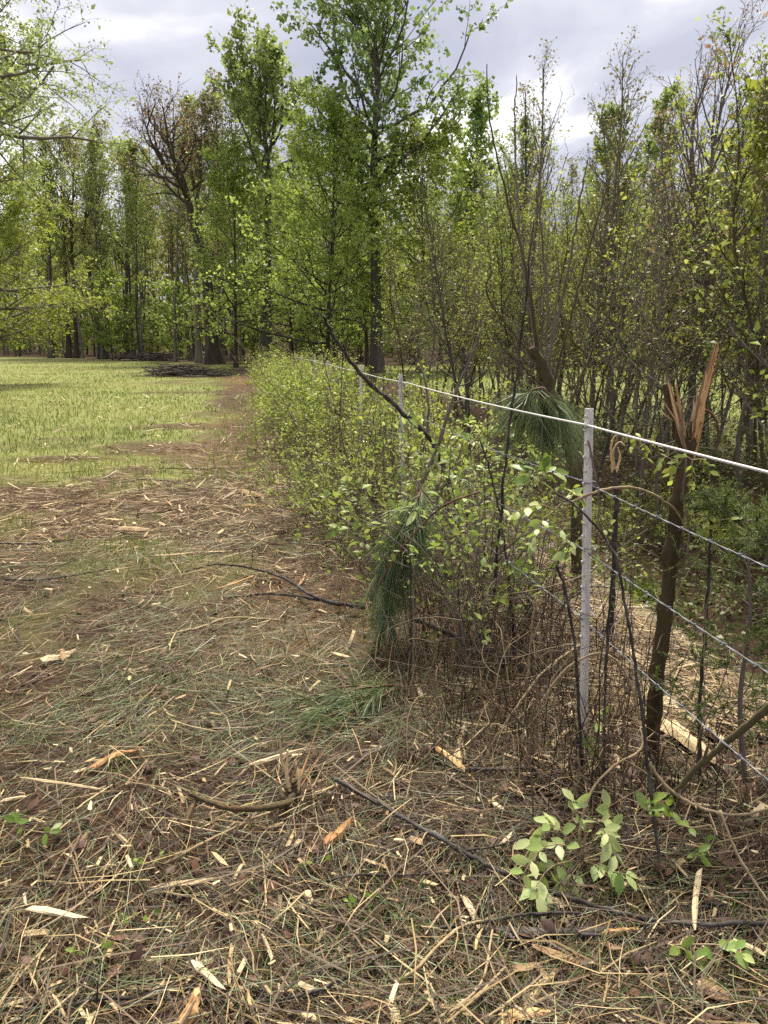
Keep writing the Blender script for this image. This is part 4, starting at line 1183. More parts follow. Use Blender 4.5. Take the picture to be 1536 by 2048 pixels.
# ------------------------------------------------------------------ split wood pieces
def splinter_mesh(seed, name='splinter', mat='wood_pale', L=1.0, w=0.09, th=0.03, rag=0.3, rings=5):
    """long axis Z from 0 to 1: a ragged flat sliver"""
    rg = np.random.default_rng(seed)
    mb = MB(); sides = 6
    prof = np.array([0.72, 1.0, 0.92, 0.85, 0.5]) * rg.uniform(0.8, 1.15, 5) if rings == 5 else np.interp(np.linspace(0, 1, rings), [0, .1, .7, 1], [0.7, 1, 0.85, 0.4]) * rg.uniform(0.82, 1.15, rings)
    ang = np.arange(sides) * 2 * math.pi / sides + rg.normal(0, 0.15, sides)
    jr = rg.uniform(0.6, 1.25, sides)
    bend = rg.normal(0, 0.6, 2) * np.array([w, th])
    V = []
    for i in range(rings):
        t = i / (rings - 1)
        end = (i == 0 or i == rings - 1)
        for k in range(sides):
            z = t * L + (rg.normal(0, rag * 0.35) * L if end else rg.normal(0, 0.02))
            q = prof[i] * jr[k] * rg.uniform(0.85, 1.15)
            V.append([math.cos(ang[k]) * w * q + bend[0] * math.sin(math.pi * t), math.sin(ang[k]) * th * q + bend[1] * math.sin(math.pi * t), z])
    idx = np.arange(rings * sides).reshape(rings, sides)
    q = np.stack([idx[:-1], np.roll(idx[:-1], -1, 1), np.roll(idx[1:], -1, 1), idx[1:]], -1).reshape(-1, 4)
    tris = [[idx[0, 0], idx[0, k + 1], idx[0, k]] for k in range(1, sides - 1)] + [[idx[-1, 0], idx[-1, k], idx[-1, k + 1]] for k in range(1, sides - 1)]
    mb.add(V, quads=q, tris=tris, rnd=rg.random())
    return mb.mesh(name, mat, flat=True)


spl = [splinter_mesh(500 + k, 'wood_splinter', 'wood_pale' if k % 4 else 'wood_orange', w=[0.09, 0.05, 0.14, 0.07][k % 4], th=[0.03, 0.03, 0.035, 0.04][k % 4]) for k in range(12)]
cnt = 0
SPL = {0: 'orange tinted wood splinter lying in the straw', 1: 'slender pale wood splinter lying in the straw', 2: 'broad pale wood slab lying in the straw', 3: 'narrow pale wood shard lying in the straw'}
while cnt < 220:
    x, y, r = (float(v[0]) for v in scatter(1, 1.4, 12.5, 0.6))
    if rng.random() > float(field(x, y)) * (0.25 + 0.75 * float(pale_zone(x, y))) or x - float(fx(y)) > 1.6:
        continue
    k = int(rng.integers(12))
    o = bpy.data.objects.new('wood_splinter', spl[k]); COL.objects.link(o)
    Ls = float(np.clip(rng.gamma(2.6, 0.036), 0.035, 0.26)) * (1.0 if y < 5 else 1.25)
    ws = Ls ** 0.5 * 0.27
    o.scale = (ws, ws, Ls)
    o.location = (x, y, float(H(x, y)) + 0.02 + rng.random() * 0.035)
    o.rotation_euler = (math.pi / 2 + rng.normal(0, 0.13), 0, rng.random() * 6.28)
    zone = ('at the bottom of the picture' if y < 2.1 else 'level with the torn stump' if y < 3.0 else 'level with the near post' if y < 4.4 else 'level with the forked branch' if y < 6.2 else 'in the pale chips before the meadow')
    p_ = px_of(x, y)
    side_ = 'far left' if p_ < 300 else 'left' if p_ < 600 else 'centre' if p_ < 900 else 'right'
    tag(o, SPL[k % 4].split(' lying')[0] + ' on the ' + side_ + ' ' + zone, 'wood splinter', SPL[k % 4].split(' lying')[0] + 's')
    cnt += 1


def slab(px, py, px2, py2, w, th, label, mat='wood_pale', seed=0, name='split_wood', cat='split wood', h=0.03, h2=None, rag=0.3, rings=8):
    """a split piece lying between two picture points"""
    a = G(px, py, h); b_ = G(px2, py2, h if h2 is None else h2)
    d = b_ - a; Ls = float(np.linalg.norm(d)); d /= Ls
    me = splinter_mesh(seed, name, mat, 1.0, w, th, rag, rings)
    o = bpy.data.objects.new(name, me); COL.objects.link(o)
    from mathutils import Vector
    q = Vector(d).to_track_quat('Z', 'Y')
    o.rotation_mode = 'QUATERNION'; o.rotation_quaternion = q
    o.location = a; o.scale = (1, 1, Ls)
    return tag(o, label, cat)


slab(1290, 1375, 1440, 1475, 0.05, 0.03, 'long pale split log half beyond the shattered trunk', seed=601, name='split_log', cat='log')
slab(1330, 1440, 1425, 1515, 0.04, 0.025, 'pale split slab in front of the long split log at the right', seed=602)
slab(1165, 1215, 1290, 1290, 0.05, 0.03, 'pale split slab on the straw heap right behind the near post', seed=603)
slab(1230, 1290, 1310, 1350, 0.03, 0.02, 'narrow split slab on the straw heap by the shattered trunk', seed=604)
slab(1075, 1792, 1150, 1800, 0.012, 0.008, 'pale splinter under the leafy sprig in the right foreground', seed=605)
slab(505, 1528, 605, 1498, 0.014, 0.008, 'broad pale strip of wood thrown out above the torn stump', seed=626, h=0.05, h2=0.09)
slab(918, 1525, 928, 1455, 0.018, 0.012, 'upright looking pale slat left of the brush, centre of the picture', seed=607)
slab(873, 1497, 938, 1548, 0.014, 0.012, 'reddish peeled stick lying beside the pale slat', 'wood_orange', seed=608, name='peeled_stick', cat='stick')
slab(350, 2060, 392, 1985, 0.022, 0.016, 'orange wood shard at the bottom edge left of centre', 'wood_orange', seed=609, h2=0.07)
slab(190, 1535, 268, 1503, 0.016, 0.012, 'orange curl of bark on the straw at the left', 'wood_orange', seed=610)
slab(90, 1318, 142, 1302, 0.03, 0.022, 'pale wood chunk at the left beside the grass tuft', seed=611)
slab(370, 1655, 392, 1598, 0.02, 0.015, 'pale torn wood piece under the tip of the stump branch', seed=612, h=0.02, h2=0.1)
slab(240, 1058, 300, 1060, 0.04, 0.02, 'pale slat on the chips at the upper left', seed=613)
slab(650, 1690, 700, 1640, 0.02, 0.016, 'reddish brown bark chunk right of the torn stump', 'wood_orange', seed=614)
slab(1050, 2030, 1110, 1945, 0.014, 0.01, 'pale splinter at the bottom right among the straw', seed=615)
slab(1405, 1965, 1460, 2000, 0.03, 0.012, 'rotten pale wood fragment in the bottom right corner', seed=616)
slab(480, 980, 525, 992, 0.035, 0.02, 'pale slat at the edge of the meadow grass', seed=617)
slab(1000, 2035, 1100, 2025, 0.02, 0.006, 'yellowed curled strip at the bottom edge', 'wood_orange', seed=618)


# ------------------------------------------------------------------ sticks, vines and fallen branches
def tubepts(mb, pts, r0, r1, n=None, sides=7, knots=0.12, rg=rng, mat=0, rnd=0.5):
    P = smooth(pts, n or max(10, 7 * len(pts)))
    step = np.linalg.norm(P[1] - P[0])
    P = P + rg.normal(0, 1, P.shape) * min(step * 0.06, r0 * 0.5) * np.r_[0, np.ones(len(P) - 2), 0][:, None]
    Rr = np.linspace(r0, r1, len(P)) * (1 + knots * rg.normal(0, 1, len(P)).clip(-1.5, 1.5))
    mb.tubes(P, Rr, sides, rnd, mat, cap=True, jit=0.07)
    return P, Rr


def stick(name, label, cat, pts, r0, r1, mat='stick_dark', forks=(), group=None, knots=0.1, sides=7):
    """pts: world points; forks: (points, r0, r1) become parts named side_branch"""
    base = np.array(pts[0])
    mb = MB(); P, Rr = tubepts(mb, np.array(pts) - base, r0, r1, sides=sides, knots=knots)
    for _ in range(rng.integers(2, 6)):                  # stubs of snapped twigs
        i = rng.integers(2, len(P) - 2)
        d = nrm(nrm(P[i + 1] - P[i]) * 0.8 + rng.normal(0, 0.6, 3)); Ls = rng.uniform(0.01, 0.06) * (1 + r0 * 40)
        e = P[i] + d * Ls
        if e[2] + base[2] < float(H(e[0] + base[0], e[1] + base[1])) + 0.01:
            d[2] = abs(d[2]); e = P[i] + d * Ls
        mb.tubes(np.array([P[i], P[i] + d * Ls * 0.5 + rng.normal(0, 0.004, 3), e]), np.array([Rr[i] * 0.55, Rr[i] * 0.4, Rr[i] * 0.22]), 5, 0.5, cap=True)
    if forks:
        t = thing(name, label, cat, base, group=group)
        mb.build('stem', mat, t)
        for fp, a, c in forks:
            m2 = MB(); tubepts(m2, np.array(fp) - base, a, c, sides=6, knots=knots)
            m2.build('side_branch', mat, t)
        return t
    o = mb.build(name, mat); o.location = base
    return tag(o, label, cat, group)


g = G
stick('fallen_branch', 'long dark branch lying across the right foreground', 'branch', [g(665, 1555, .06), g(760, 1608, .05), g(900, 1688, .05), g(1000, 1742, .04), g(1120, 1790, .05), g(1260, 1830, .05), g(1400, 1848, .05), g(1580, 1842, .06)], 0.009, 0.006)
stick('fallen_pole', 'thick dark pole propped in the brush left of the near post', 'branch', [g(828, 1238, .12), g(920, 1275, .09), g(1040, 1325, .04)], 0.014, 0.02)
stick('forked_branch', 'dark forked branch lying across the straw left of the pine bough', 'branch', [g(730, 1216, .05), g(640, 1198, .07), g(575, 1160, .06), g(520, 1140, .06), g(440, 1128, .05), g(370, 1143, .02)], 0.014, 0.004,
      forks=[([g(645, 1200, .06), g(545, 1187, .05), g(450, 1196, .02)], 0.011, 0.005)])
stick('fallen_stick', 'thin dark stick on the straw at the far left', 'stick', [g(10, 1158, .03), g(60, 1160, .04), g(120, 1155, .04), g(215, 1138, .03)], 0.009, 0.005)
stick('fallen_stick', 'straight thin stick on the chips at the left edge', 'stick', [g(0, 1086, .03), g(70, 1087, .04), g(150, 1078, .05)], 0.008, 0.005)
stick('fallen_stick', 'long wavy stick lying where grass meets the chips', 'stick', [g(225, 968, .04), g(290, 958, .06), g(360, 966, .05), g(425, 982, .03)], 0.008, 0.005, 'stick_grey')
stick('fallen_stick', 'very thin straight stick on the grass above the wavy one', 'stick', [g(320, 936, .05), g(400, 938, .06), g(465, 935, .05)], 0.007, 0.005)
stick('fallen_stick', 'tan stalk lying below the forked branch', 'stick', [g(330, 1270, .03), g(400, 1255, .04), g(460, 1236, .05), g(560, 1240, .05)], 0.009, 0.006, 'stick_tan')
stick('fallen_log', 'short dark log with a split end at the bottom right', 'log', [g(960, 1862, .02), g(1060, 1868, .03), g(1160, 1866, .03), g(1225, 1862, .03)], 0.017, 0.013, 'stick_dark')
slab(1205, 1868, 1265, 1858, 0.012, 0.012, 'splintered orange wood at the end of the short dark log', 'wood_orange', seed=619, h=0.035)
stick('fallen_stick', 'dark thin stick left of the short log in the foreground', 'stick', [g(880, 1855, .03), g(960, 1845, .04), g(1060, 1828, .05), g(1160, 1826, .05)], 0.006, 0.004)
stick('fallen_stick', 'long curved tan stalk in the bottom centre', 'stick', [g(770, 1975, .02), g(830, 1940, .05), g(880, 1888, .06), g(930, 1850, .05), g(990, 1838, .04)], 0.005, 0.004, 'stick_tan')
stick('fallen_stick', 'yellow bundle stalk at the bottom centre, front one', 'stick', [g(860, 2050, .03), g(920, 2010, .05), g(965, 1960, .05), g(985, 1860, .05)], 0.005, 0.003, 'stick_tan')
stick('fallen_stick', 'yellow stalk bending just behind the front one', 'stick', [g(880, 2035, .04), g(950, 1995, .06), g(1010, 1935, .06)], 0.005, 0.003, 'stick_tan')
stick('fallen_stick', 'dark thin stick pointing right from the bottom left', 'stick', [g(520, 2005, .03), g(620, 1985, .04), g(720, 1940, .04), g(800, 1880, .05)], 0.004, 0.003)
stick('fallen_stick', 'low dark stick along the bottom left', 'stick', [g(60, 2050, .02), g(180, 2000, .04), g(330, 1998, .03), g(540, 2008, .03)], 0.005, 0.003)
stick('fallen_stick', 'straight straw coloured stalk pointing at the torn stump', 'stick', [g(330, 1728, .03), g(400, 1690, .05), g(500, 1640, .06), g(540, 1625, .06)], 0.005, 0.004, 'stick_tan')
stick('fallen_stick', 'dark twig level across the middle foreground', 'stick', [g(600, 1775, .03), g(700, 1752, .05), g(800, 1750, .04), g(900, 1745, .04)], 0.005, 0.003)
stick('fallen_stick', 'dark twig lying right of the long foreground branch', 'stick', [g(930, 1700, .05), g(1000, 1690, .05), g(1110, 1652, .05)], 0.004, 0.003)
stick('fallen_stick', 'pale thin stalk near the left bottom corner', 'stick', [g(50, 1925, .02), g(70, 1970, .04), g(92, 2025, .03)], 0.004, 0.003, 'stick_tan')
stick('fallen_stick', 'dark stick lying level in front of the brush', 'stick', [g(930, 1540, .04), g(1000, 1538, .05), g(1070, 1536, .05)], 0.007, 0.005)

# torn stump in the foreground
b = g(585, 1605)
t = thing('torn_stump', 'torn stump with splayed splinters and a bent branch in the foreground', 'stump', b)
mb = MB(); tubepts(mb, [(0, 0, -.05), (0.01, 0, .03), (-0.005, 0.01, .075)], 0.030, 0.020, sides=10, knots=0.2); mb.build('stump_base', 'bark_stump', t)
mb = MB(); tubepts(mb, np.array([g(578, 1605, .05), g(540, 1615, .09), g(470, 1618, .09), g(420, 1605, .10), g(378, 1588, .11)]) - b, 0.011, 0.008); mb.build('bent_branch', 'bark_stump', t)
for k, (px, py, hz, r) in enumerate([(640, 1440, .32, .006), (560, 1480, .20, .007), (610, 1500, .20, .008), (535, 1545, .13, .006), (600, 1540, .16, .008), (520, 1520, .12, .004), (655, 1600, .05, .007), (445, 1482, .10, .004), (575, 1500, .2, .010), (590, 1520, .2, .012), (550, 1560, .1, .010), (625, 1560, .1, .009), (700, 1430, .3, .004)]):
    q = W(px, py, b[1] + [0.12, 0.02, -0.02, 0.1, 0, 0.15, -0.05, 0.2, 0, .05, 0, .03, .2][k]) - b
    mb = MB(); P = smooth([(rng.normal(0, .015), rng.normal(0, .015), .02), q * 0.5 + rng.normal(0, .012, 3), q], 8)
    mb.tubes(P, np.linspace(r * 1.0, r * 0.35, 8) * rng.uniform(0.7, 1.4, 8), 4, rng.random(), cap=True)
    mb.build('splinter', 'bark_stump' if k in (3, 6) else ('wood_orange' if k % 4 == 0 else 'wood_pale'), t, flat=True)

# brush pile far out on the meadow
b = G(382, 752)
t = thing('brush_pile', 'long pile of dark cut branches on the meadow', 'brush pile', (b[0], b[1], b[2]))
for k in range(110):
    a = rng.normal(0, 0.42); L_ = rng.uniform(0.7, 2.4)
    c = np.array([rng.uniform(-1.85, 1.75), rng.normal(0, 0.45), 0])
    top = 0.55 * (1 - abs(c[0] + 0.4) / 2.6)
    c[2] = rng.random() * max(top, 0.12) + 0.03
    d = np.array([math.cos(a), math.sin(a), rng.normal(0, 0.14)])
    P = smooth([c - d * L_ / 2, c + rng.normal(0, 0.09, 3), c + d * L_ / 2], 7)
    P[:, 2] = np.maximum(P[:, 2], 0.02)
    mb = MB(); mb.tubes(P, np.linspace(1, 0.35, 7) * rng.uniform(0.012, 0.045), 5, rng.random(), cap=True)
    mb.build('branch', 'stick_grey' if k % 9 == 0 else 'stick_dark', t)
mb = MB()
n = 260
c = np.stack([rng.uniform(-2.0, 1.9, n), rng.normal(0, 0.5, n), rng.random(n) * 0.4], 1)
d = rand_dirs(rng, n) * np.array([1, 1, 0.5])
mb.tubes(np.stack([c, c + d * 0.35 + rng.normal(0, 0.05, (n, 3)), c + d * 0.7], 1), np.outer(rng.uniform(0.005, 0.01, n), [1, .8, .4]), 3, rng.random(n))
o = mb.build('fine_twigs', 'stick_dark', t); o['kind'] = 'stuff'
# a second, farther heap against the woods
b = G(285, 722)
t = thing('brush_pile', 'low heap of branches against the edge of the woods', 'brush pile', tuple(b))
for k in range(45):
    a = rng.normal(0, 0.4); L_ = rng.uniform(1.5, 4.5)
    c = np.array([rng.uniform(-3, 3), rng.normal(0, 0.7, 1)[0], rng.random() * 0.7])
    d = np.array([math.cos(a), math.sin(a), rng.normal(0, 0.12)])
    mb = MB(); P = smooth([c - d * L_ / 2, c + rng.normal(0, 0.15, 3), c + d * L_ / 2], 6); P[:, 2] = np.maximum(P[:, 2], 0.03)
    mb.tubes(P, np.linspace(1, 0.35, 6) * rng.uniform(0.03, 0.08), 5, rng.random(), cap=True)
    mb.build('branch', 'stick_dark', t)

# shattered trunk beside the fence
Yt = 2.9
b = G(1302, 1505)
Yb = b[1]
t = thing('shattered_sapling', 'olive trunk beside the near post, its forked top shattered to orange splinters', 'broken tree', b)
mb = MB(); tubepts(mb, np.array([g(1302, 1505, -.06), W(1312, 1380, Yb), W(1333, 1210, Yb + .02), W(1350, 1050, Yb + .03), W(1366, 950, Yb + .03), W(1378, 880, Yb + .03)]) - b, 0.031, 0.026, n=34, sides=12, knots=0.06)
mb.build('trunk', 'bark_stump', t)
m1 = MB(); tubepts(m1, np.array([W(1374, 900, Yb + .03), W(1356, 850, Yb + .03), W(1340, 800, Yb + .02), W(1330, 768, Yb + .02)]) - b, 0.028, 0.010, n=14, sides=10, knots=0.08)
lp = m1.build('prong', 'bark_stump', t)
m1 = MB(); tubepts(m1, np.array([W(1380, 900, Yb + .03), W(1391, 850, Yb + .05), W(1400, 815, Yb + .05)]) - b, 0.028, 0.016, n=12, sides=10, knots=0.08)
rp = m1.build('prong', 'bark_stump', t)


def shard(parent, a, c, w, seed, mat='wood_orange'):
    me = splinter_mesh(seed, 'splinter', mat, 1.0, w * 0.95, w * 0.6, 0.35, 7)
    o = part('splinter', me, parent)
    from mathutils import Vector
    d = np.array(c) - np.array(a); Ls = np.linalg.norm(d)
    o.rotation_mode = 'QUATERNION'; o.rotation_quaternion = Vector(d / Ls).to_track_quat('Z', 'Y')
    o.location = np.array(a) - b; o.scale = (1, 1, Ls)


for k, (x0, y0, x1, y1, w) in enumerate([(1362, 878, 1338, 762, .009), (1368, 880, 1342, 775, .007), (1370, 870, 1352, 778, .007), (1366, 860, 1354, 772, .005), (1352, 842, 1322, 798, .005), (1358, 850, 1337, 768, .006),
                                         (1345, 840, 1320, 822, .006)]):
    shard(lp, W(x0, y0, Yb - .005 - .012 * (k % 3)), W(x1, y1, Yb - .012 * (k % 3)), w * 1.25, 640 + k, 'wood_orange' if k % 3 else 'wood_pale')
for k, (x0, y0, x1, y1, w) in enumerate([(1388, 900, 1410, 770, .013), (1384, 880, 1424, 712, .012), (1390, 870, 1432, 708, .009), (1394, 850, 1418, 735, .010), (1386, 850, 1394, 782, .006), (1398, 830, 1428, 702, .007), (1402, 830, 1440, 706, .003),
                                         (1382, 840, 1388, 800, .006), (1396, 860, 1412, 760, .012)]):
    shard(rp, W(x0, y0, Yb + .015 - .012 * (k % 3)), W(x1, y1, Yb + .03 - .012 * (k % 3)), w * 1.15, 660 + k, 'wood_orange' if k % 3 != 1 else 'wood_pale')
mb = MB(); tubepts(mb, np.array([W(1398, 822, Yb + .04), W(1415, 822, Yb + .03), W(1432, 840, Yb + .02), W(1436, 880, Yb + .02), W(1430, 905, Yb + .02)]) - b, 0.006, 0.003); mb.build('hanging_strip', 'stick_red', t)

# small broken stub left of it
bb = G(1222, 1290)
t2 = thing('broken_shoot', 'thin brown shoot snapped to a tan hook, between post and shattered trunk', 'broken shoot', bb)
mb = MB(); tubepts(mb, np.array([bb, W(1228, 1120, 4.0), W(1232, 990, 4.0), W(1228, 940, 4.0)]) - bb, 0.013, 0.012); mb.build('stem', 'stick_dark', t2)
for k, (pp) in enumerate([[(1226, 945), (1222, 900), (1226, 878), (1234, 868)], [(1230, 940), (1226, 905), (1238, 885), (1250, 892)], [(1232, 945), (1240, 915), (1236, 895)]]):
    mb = MB(); tubepts(mb, np.array([W(a, c, 4.0) for a, c in pp]) - bb, 0.008, 0.003, knots=0.2, sides=5); mb.build('splinter', 'wood_orange' if k != 1 else 'wood_pale', t2)

# broken willow-like tree behind the rope
Yw = 5.2
b = np.array([W(1160, 960, Yw)[0], Yw, 0]); b[2] = float(H(b[0], b[1])) - 0.05
t = thing('broken_shrub_tree', 'broken leaning stem with long bare shoots behind the rope', 'broken tree', b)
mb = MB(); tubepts(mb, np.array([b, W(1155, 980, Yw), W(1135, 890, Yw), W(1108, 800, Yw), W(1085, 735, Yw), W(1066, 695, Yw)]) - b, 0.05, 0.034, n=24, sides=10, knots=0.06); mb.build('trunk', 'bark_olive', t)
for k, (pp, r0, r1) in enumerate([
        ([(1085, 780), (1110, 660), (1140, 520), (1160, 400), (1175, 320)], .012, .004), ([(1080, 770), (1068, 640), (1048, 520), (1005, 360), (978, 230), (974, 128)], .012, .003),
        ([(1092, 770), (1050, 560), (1034, 380), (1030, 240), (1033, 150)], .011, .003), ([(1075, 720), (1030, 670), (990, 620), (972, 575), (985, 540)], .009, .004),
        ([(1095, 760), (1108, 640), (1118, 560), (1112, 500)], .010, .004), ([(1100, 790), (1150, 600), (1200, 420), (1230, 330)], .010, .003), ([(1088, 760), (1096, 600), (1080, 420), (1086, 300)], .010, .003),
        ([(1120, 850), (1190, 690), (1240, 560), (1260, 470)], .009, .003), ([(1072, 740), (1060, 560), (1062, 430)], .008, .003)]):
    mb = MB(); tubepts(mb, np.array([W(a, c, Yw + 0.05 * j * ((k % 3) - 1)) for j, (a, c) in enumerate(pp)]) - b, r0, r1, knots=0.05, sides=6); mb.build('shoot', 'bark_olive' if k % 2 else 'bark_thicket', t)
for k, (x1, y1, w) in enumerate([(1060, 682, .012), (1068, 686, .01), (1056, 692, .008)]):
    me = splinter_mesh(690 + k, 'splinter', 'wood_pale', 1.0, w, w * 0.5, 0.2, 5)
    o = part('splinter', me, t); a = W(1072, 720, Yw); c = W(x1, y1, Yw)
    from mathutils import Vector
    d = c - a; Ls = float(np.linalg.norm(d)); o.rotation_mode = 'QUATERNION'; o.rotation_quaternion = Vector(d / Ls).to_track_quat('Z', 'Y'); o.location = a - b; o.scale = (1, 1, Ls)


# pine boughs
def bough(name, label, root, tips, nl, dens, nlen=(0.14, 0.24), stemr=0.006):
    """tips: world points; every branchlet carries long needles that hang along it"""
    root = np.array(root)
    t = thing(name, label, 'pine bough', root)
    for tip, d0 in tips:
        mid = (root + np.array(tip)) / 2 + rng.normal(0, 0.02, 3) + np.array([0, 0, 0.03])
        P = smooth([root, mid, tip], 10) - root
        mb = MB(); mb.tubes(P, np.linspace(stemr, stemr * 0.35, 10), 5); mb.build('branchlet', 'stick_red', t)
    mb = MB()
    for tip, d0 in tips:
        mid = (root + np.array(tip)) / 2 + np.array([0, 0, 0.03])
        P = smooth([root, mid, tip], 10) - root
        n = dens
        u = np.clip(d0 + (1 - d0) * (np.floor(rng.random(n) ** 0.75 * 7) / 7 + rng.random(n) * 0.09), 0, 0.999) * 9; i = u.astype(int); f = (u - i)[:, None]
        pos = P[i] * (1 - f) + P[i + 1] * f
        tan = nrm(P[i + 1] - P[i])
        tuft = rng.normal(0, 0.30, (7, 3))[np.minimum((u / 9 * 7).astype(int), 6)]
        D = nrm(tan * 0.85 + tuft + rng.normal(0, 0.24, (n, 3)) + np.array([0, 0, -0.12]))
        Ln = rng.uniform(*nlen, n)
        e = pos + D * Ln[:, None]; e[:, 2] -= Ln * 0.18
        m = pos + D * Ln[:, None] * 0.55
        side = nrm(np.cross(D, rand_dirs(rng, n)))
        mb.ribbons(np.stack([pos, m, e], 1), np.outer(np.full(n, 0.0014), [1, 1, 0.4]), side, np.clip(rng.normal(0.5, 0.25, n), 0, 1))
    mb.build('needles', 'needle', t)
    return t


rt = W(1083, 775, 4.3)
bough('hanging_pine_bough', 'green pine top hanging over the rope beside the near post', rt,
      [(W(a, c, 4.3 + dy), 0.25) for a, c, dy in [(1030, 840, 0), (1050, 860, .1), (1085, 880, -.05), (1105, 870, .08), (1130, 875, 0), (1145, 865, .15), (1040, 815, -.1), (1095, 840, .05), (1075, 845, .12), (1120, 830, -.1)]], 0, 150, (0.12, 0.26))
rt = W(845, 975, 4.2)
bough('drooping_pine_bough', 'drooping green pine bough in the brush left of centre', rt,
      [(W(a, c, 4.0 + dy), 0.12) for a, c, dy in [(800, 1080, 0), (820, 1100, .1), (785, 1160, 0), (765, 1240, -.15), (775, 1280, -.2), (805, 1200, .05), (752, 1170, -.1), (830, 1060, 0), (768, 1215, -.05), (790, 1120, -.1), (760, 1270, -.1)]], 0, 190, (0.12, 0.26))
rt = g(800, 1370, .05)
bough('fallen_pine_bough', 'green pine sprigs lying on the straw at the foot of the brush', rt, [(g(a, c, .05), 0.1) for a, c in [(690, 1395), (640, 1425), (600, 1450), (560, 1420), (720, 1420), (660, 1460)]], 0, 110, (0.10, 0.22))

# standing dead stems, vines and broken sticks in the brush
def up(pp, Y0, Y1=None):
    Y1 = Y0 if Y1 is None else Y1
    return [W(a, c, Y0 + (Y1 - Y0) * i / max(1, len(pp) - 1)) for i, (a, c) in enumerate(pp)]


stick('broken_stick', 'long dark stick leaning left out of the hedge, snapped at its tip', 'stick', up([(900, 985), (868, 890), (800, 820), (735, 762), (685, 700), (655, 650), (646, 632)], 6.2, 5.6), 0.022, 0.010)
stick('broken_stick', 'grey stick with a pale frayed tip leaning right over the hedge', 'stick', up([(845, 965), (880, 880), (905, 800), (935, 730), (962, 658)], 5.2, 5.0), 0.017, 0.006, 'stick_grey')
stick('broken_stick', 'upright dark stick beside the frayed leaning one', 'stick', up([(940, 900), (935, 800), (928, 720), (926, 693)], 6.0), 0.015, 0.012)
stick('broken_stick', 'pale bent stick standing in the hedge right of the second post', 'stick', up([(855, 880), (856, 800), (845, 740), (838, 718)], 6.6), 0.012, 0.008, 'stick_grey')
stick('arching_vine', 'reddish vine arching over the brush left of the near post', 'vine', up([(742, 1200), (780, 1130), (830, 1065), (890, 1010), (960, 984)], 3.9, 3.6), 0.008, 0.005, 'stick_red')
stick('dead_stem', 'thin black stem standing alone in front of the pine bough', 'stem', [g(818, 1402, -.02)] + up([(820, 1330), (822, 1230), (820, 1105)], 3.45), 0.006, 0.004)
stick('dead_stem', 'thick dark stem bending up to the left, right of the near post', 'stem', [g(1328, 1795, -.02)] + up([(1312, 1660), (1294, 1520), (1280, 1400), (1262, 1280), (1236, 1130), (1205, 1070), (1150, 1010), (1110, 985)], 2.16, 2.5), 0.0065, 0.0035)
stick('dead_stem', 'straight black stem between the shattered trunk and the cedar', 'stem', [g(1398, 1560, -.02)] + up([(1400, 1400), (1412, 1230), (1420, 1090), (1424, 1000)], 2.7), 0.008, 0.005)
stick('dead_stem', 'dark stem leaning across the lower part of the near post', 'stem', [g(1165, 1560, -.02)] + up([(1160, 1460), (1150, 1300), (1130, 1180), (1112, 1130)], 2.6), 0.007, 0.004)
stick('dead_stem', 'thin black stem right of the foot of the near post', 'stem', [g(1207, 1590, -.02)] + up([(1208, 1480), (1212, 1330), (1218, 1230), (1225, 1150)], 2.6), 0.0065, 0.004)
stick('dead_stem', 'slim dark stem left of the near post foot', 'stem', [g(1030, 1300, -.02)] + up([(1020, 1180), (1005, 1060), (985, 960), (960, 880)], 3.8), 0.007, 0.004)
stick('dead_stem', 'tall thin stem rising past the rope left of the pine top', 'stem', [g(980, 1290, -.02)] + up([(1000, 1040), (1018, 860), (1040, 700), (1055, 560), (1068, 440)], 3.9), 0.009, 0.004)
stick('pale_stalk', 'pale upright stalk left of the near post', 'stem', [g(1048, 1440, -.02)] + up([(1055, 1350), (1066, 1240), (1074, 1200)], 3.1), 0.006, 0.004, 'stick_tan')
stick('pale_stalk', 'tan stalk slanting across the brush foot', 'stem', [g(975, 1500, 0)] + up([(1030, 1420), (1090, 1340), (1160, 1290)], 2.9, 3.1), 0.006, 0.004, 'stick_tan')
stick('arching_vine', 'tan vine arching from the post over to the shattered trunk', 'vine', up([(1130, 1010), (1190, 985), (1245, 975), (1300, 985), (1350, 1020), (1372, 1060)], 2.75, 2.85), 0.006, 0.004, 'stick_tan')
stick('arching_vine', 'tan vine looping down right of the near post', 'vine', up([(1080, 1410), (1130, 1340), (1190, 1308), (1230, 1320), (1262, 1370), (1280, 1440)], 2.7, 2.6), 0.0055, 0.004, 'stick_tan')
stick('arching_vine', 'orange brown vine sweeping through the right foreground', 'vine', up([(1290, 1510), (1330, 1570), (1400, 1615), (1480, 1630), (1560, 1610)], 2.25, 2.05), 0.0055, 0.004, 'stick_tan')
stick('arching_vine', 'thin orange vine running down the right edge', 'vine', up([(1440, 1620), (1470, 1700), (1520, 1780), (1570, 1850)], 2.0, 1.8), 0.0045, 0.003, 'stick_tan')
stick('arching_vine', 'twisted tan vine rising from the leafy sprig', 'vine', up([(1165, 1720), (1160, 1660), (1185, 1580), (1230, 1530), (1280, 1500), (1290, 1450)], 2.2, 2.5), 0.0055, 0.004, 'stick_tan')
stick('leaning_branch', 'olive branch rising to the right edge in front of the cedar', 'branch', up([(1345, 1590), (1400, 1530), (1470, 1470), (1560, 1395)], 2.2, 2.0), 0.008, 0.011, 'bark_olive')
stick('grey_vine', 'wiry grey vine hanging in front of the shattered trunk', 'vine', up([(1366, 800), (1364, 860), (1372, 930), (1366, 990), (1378, 1060), (1376, 1120), (1400, 1190)], 2.75), 0.004, 0.003, 'stick_grey')
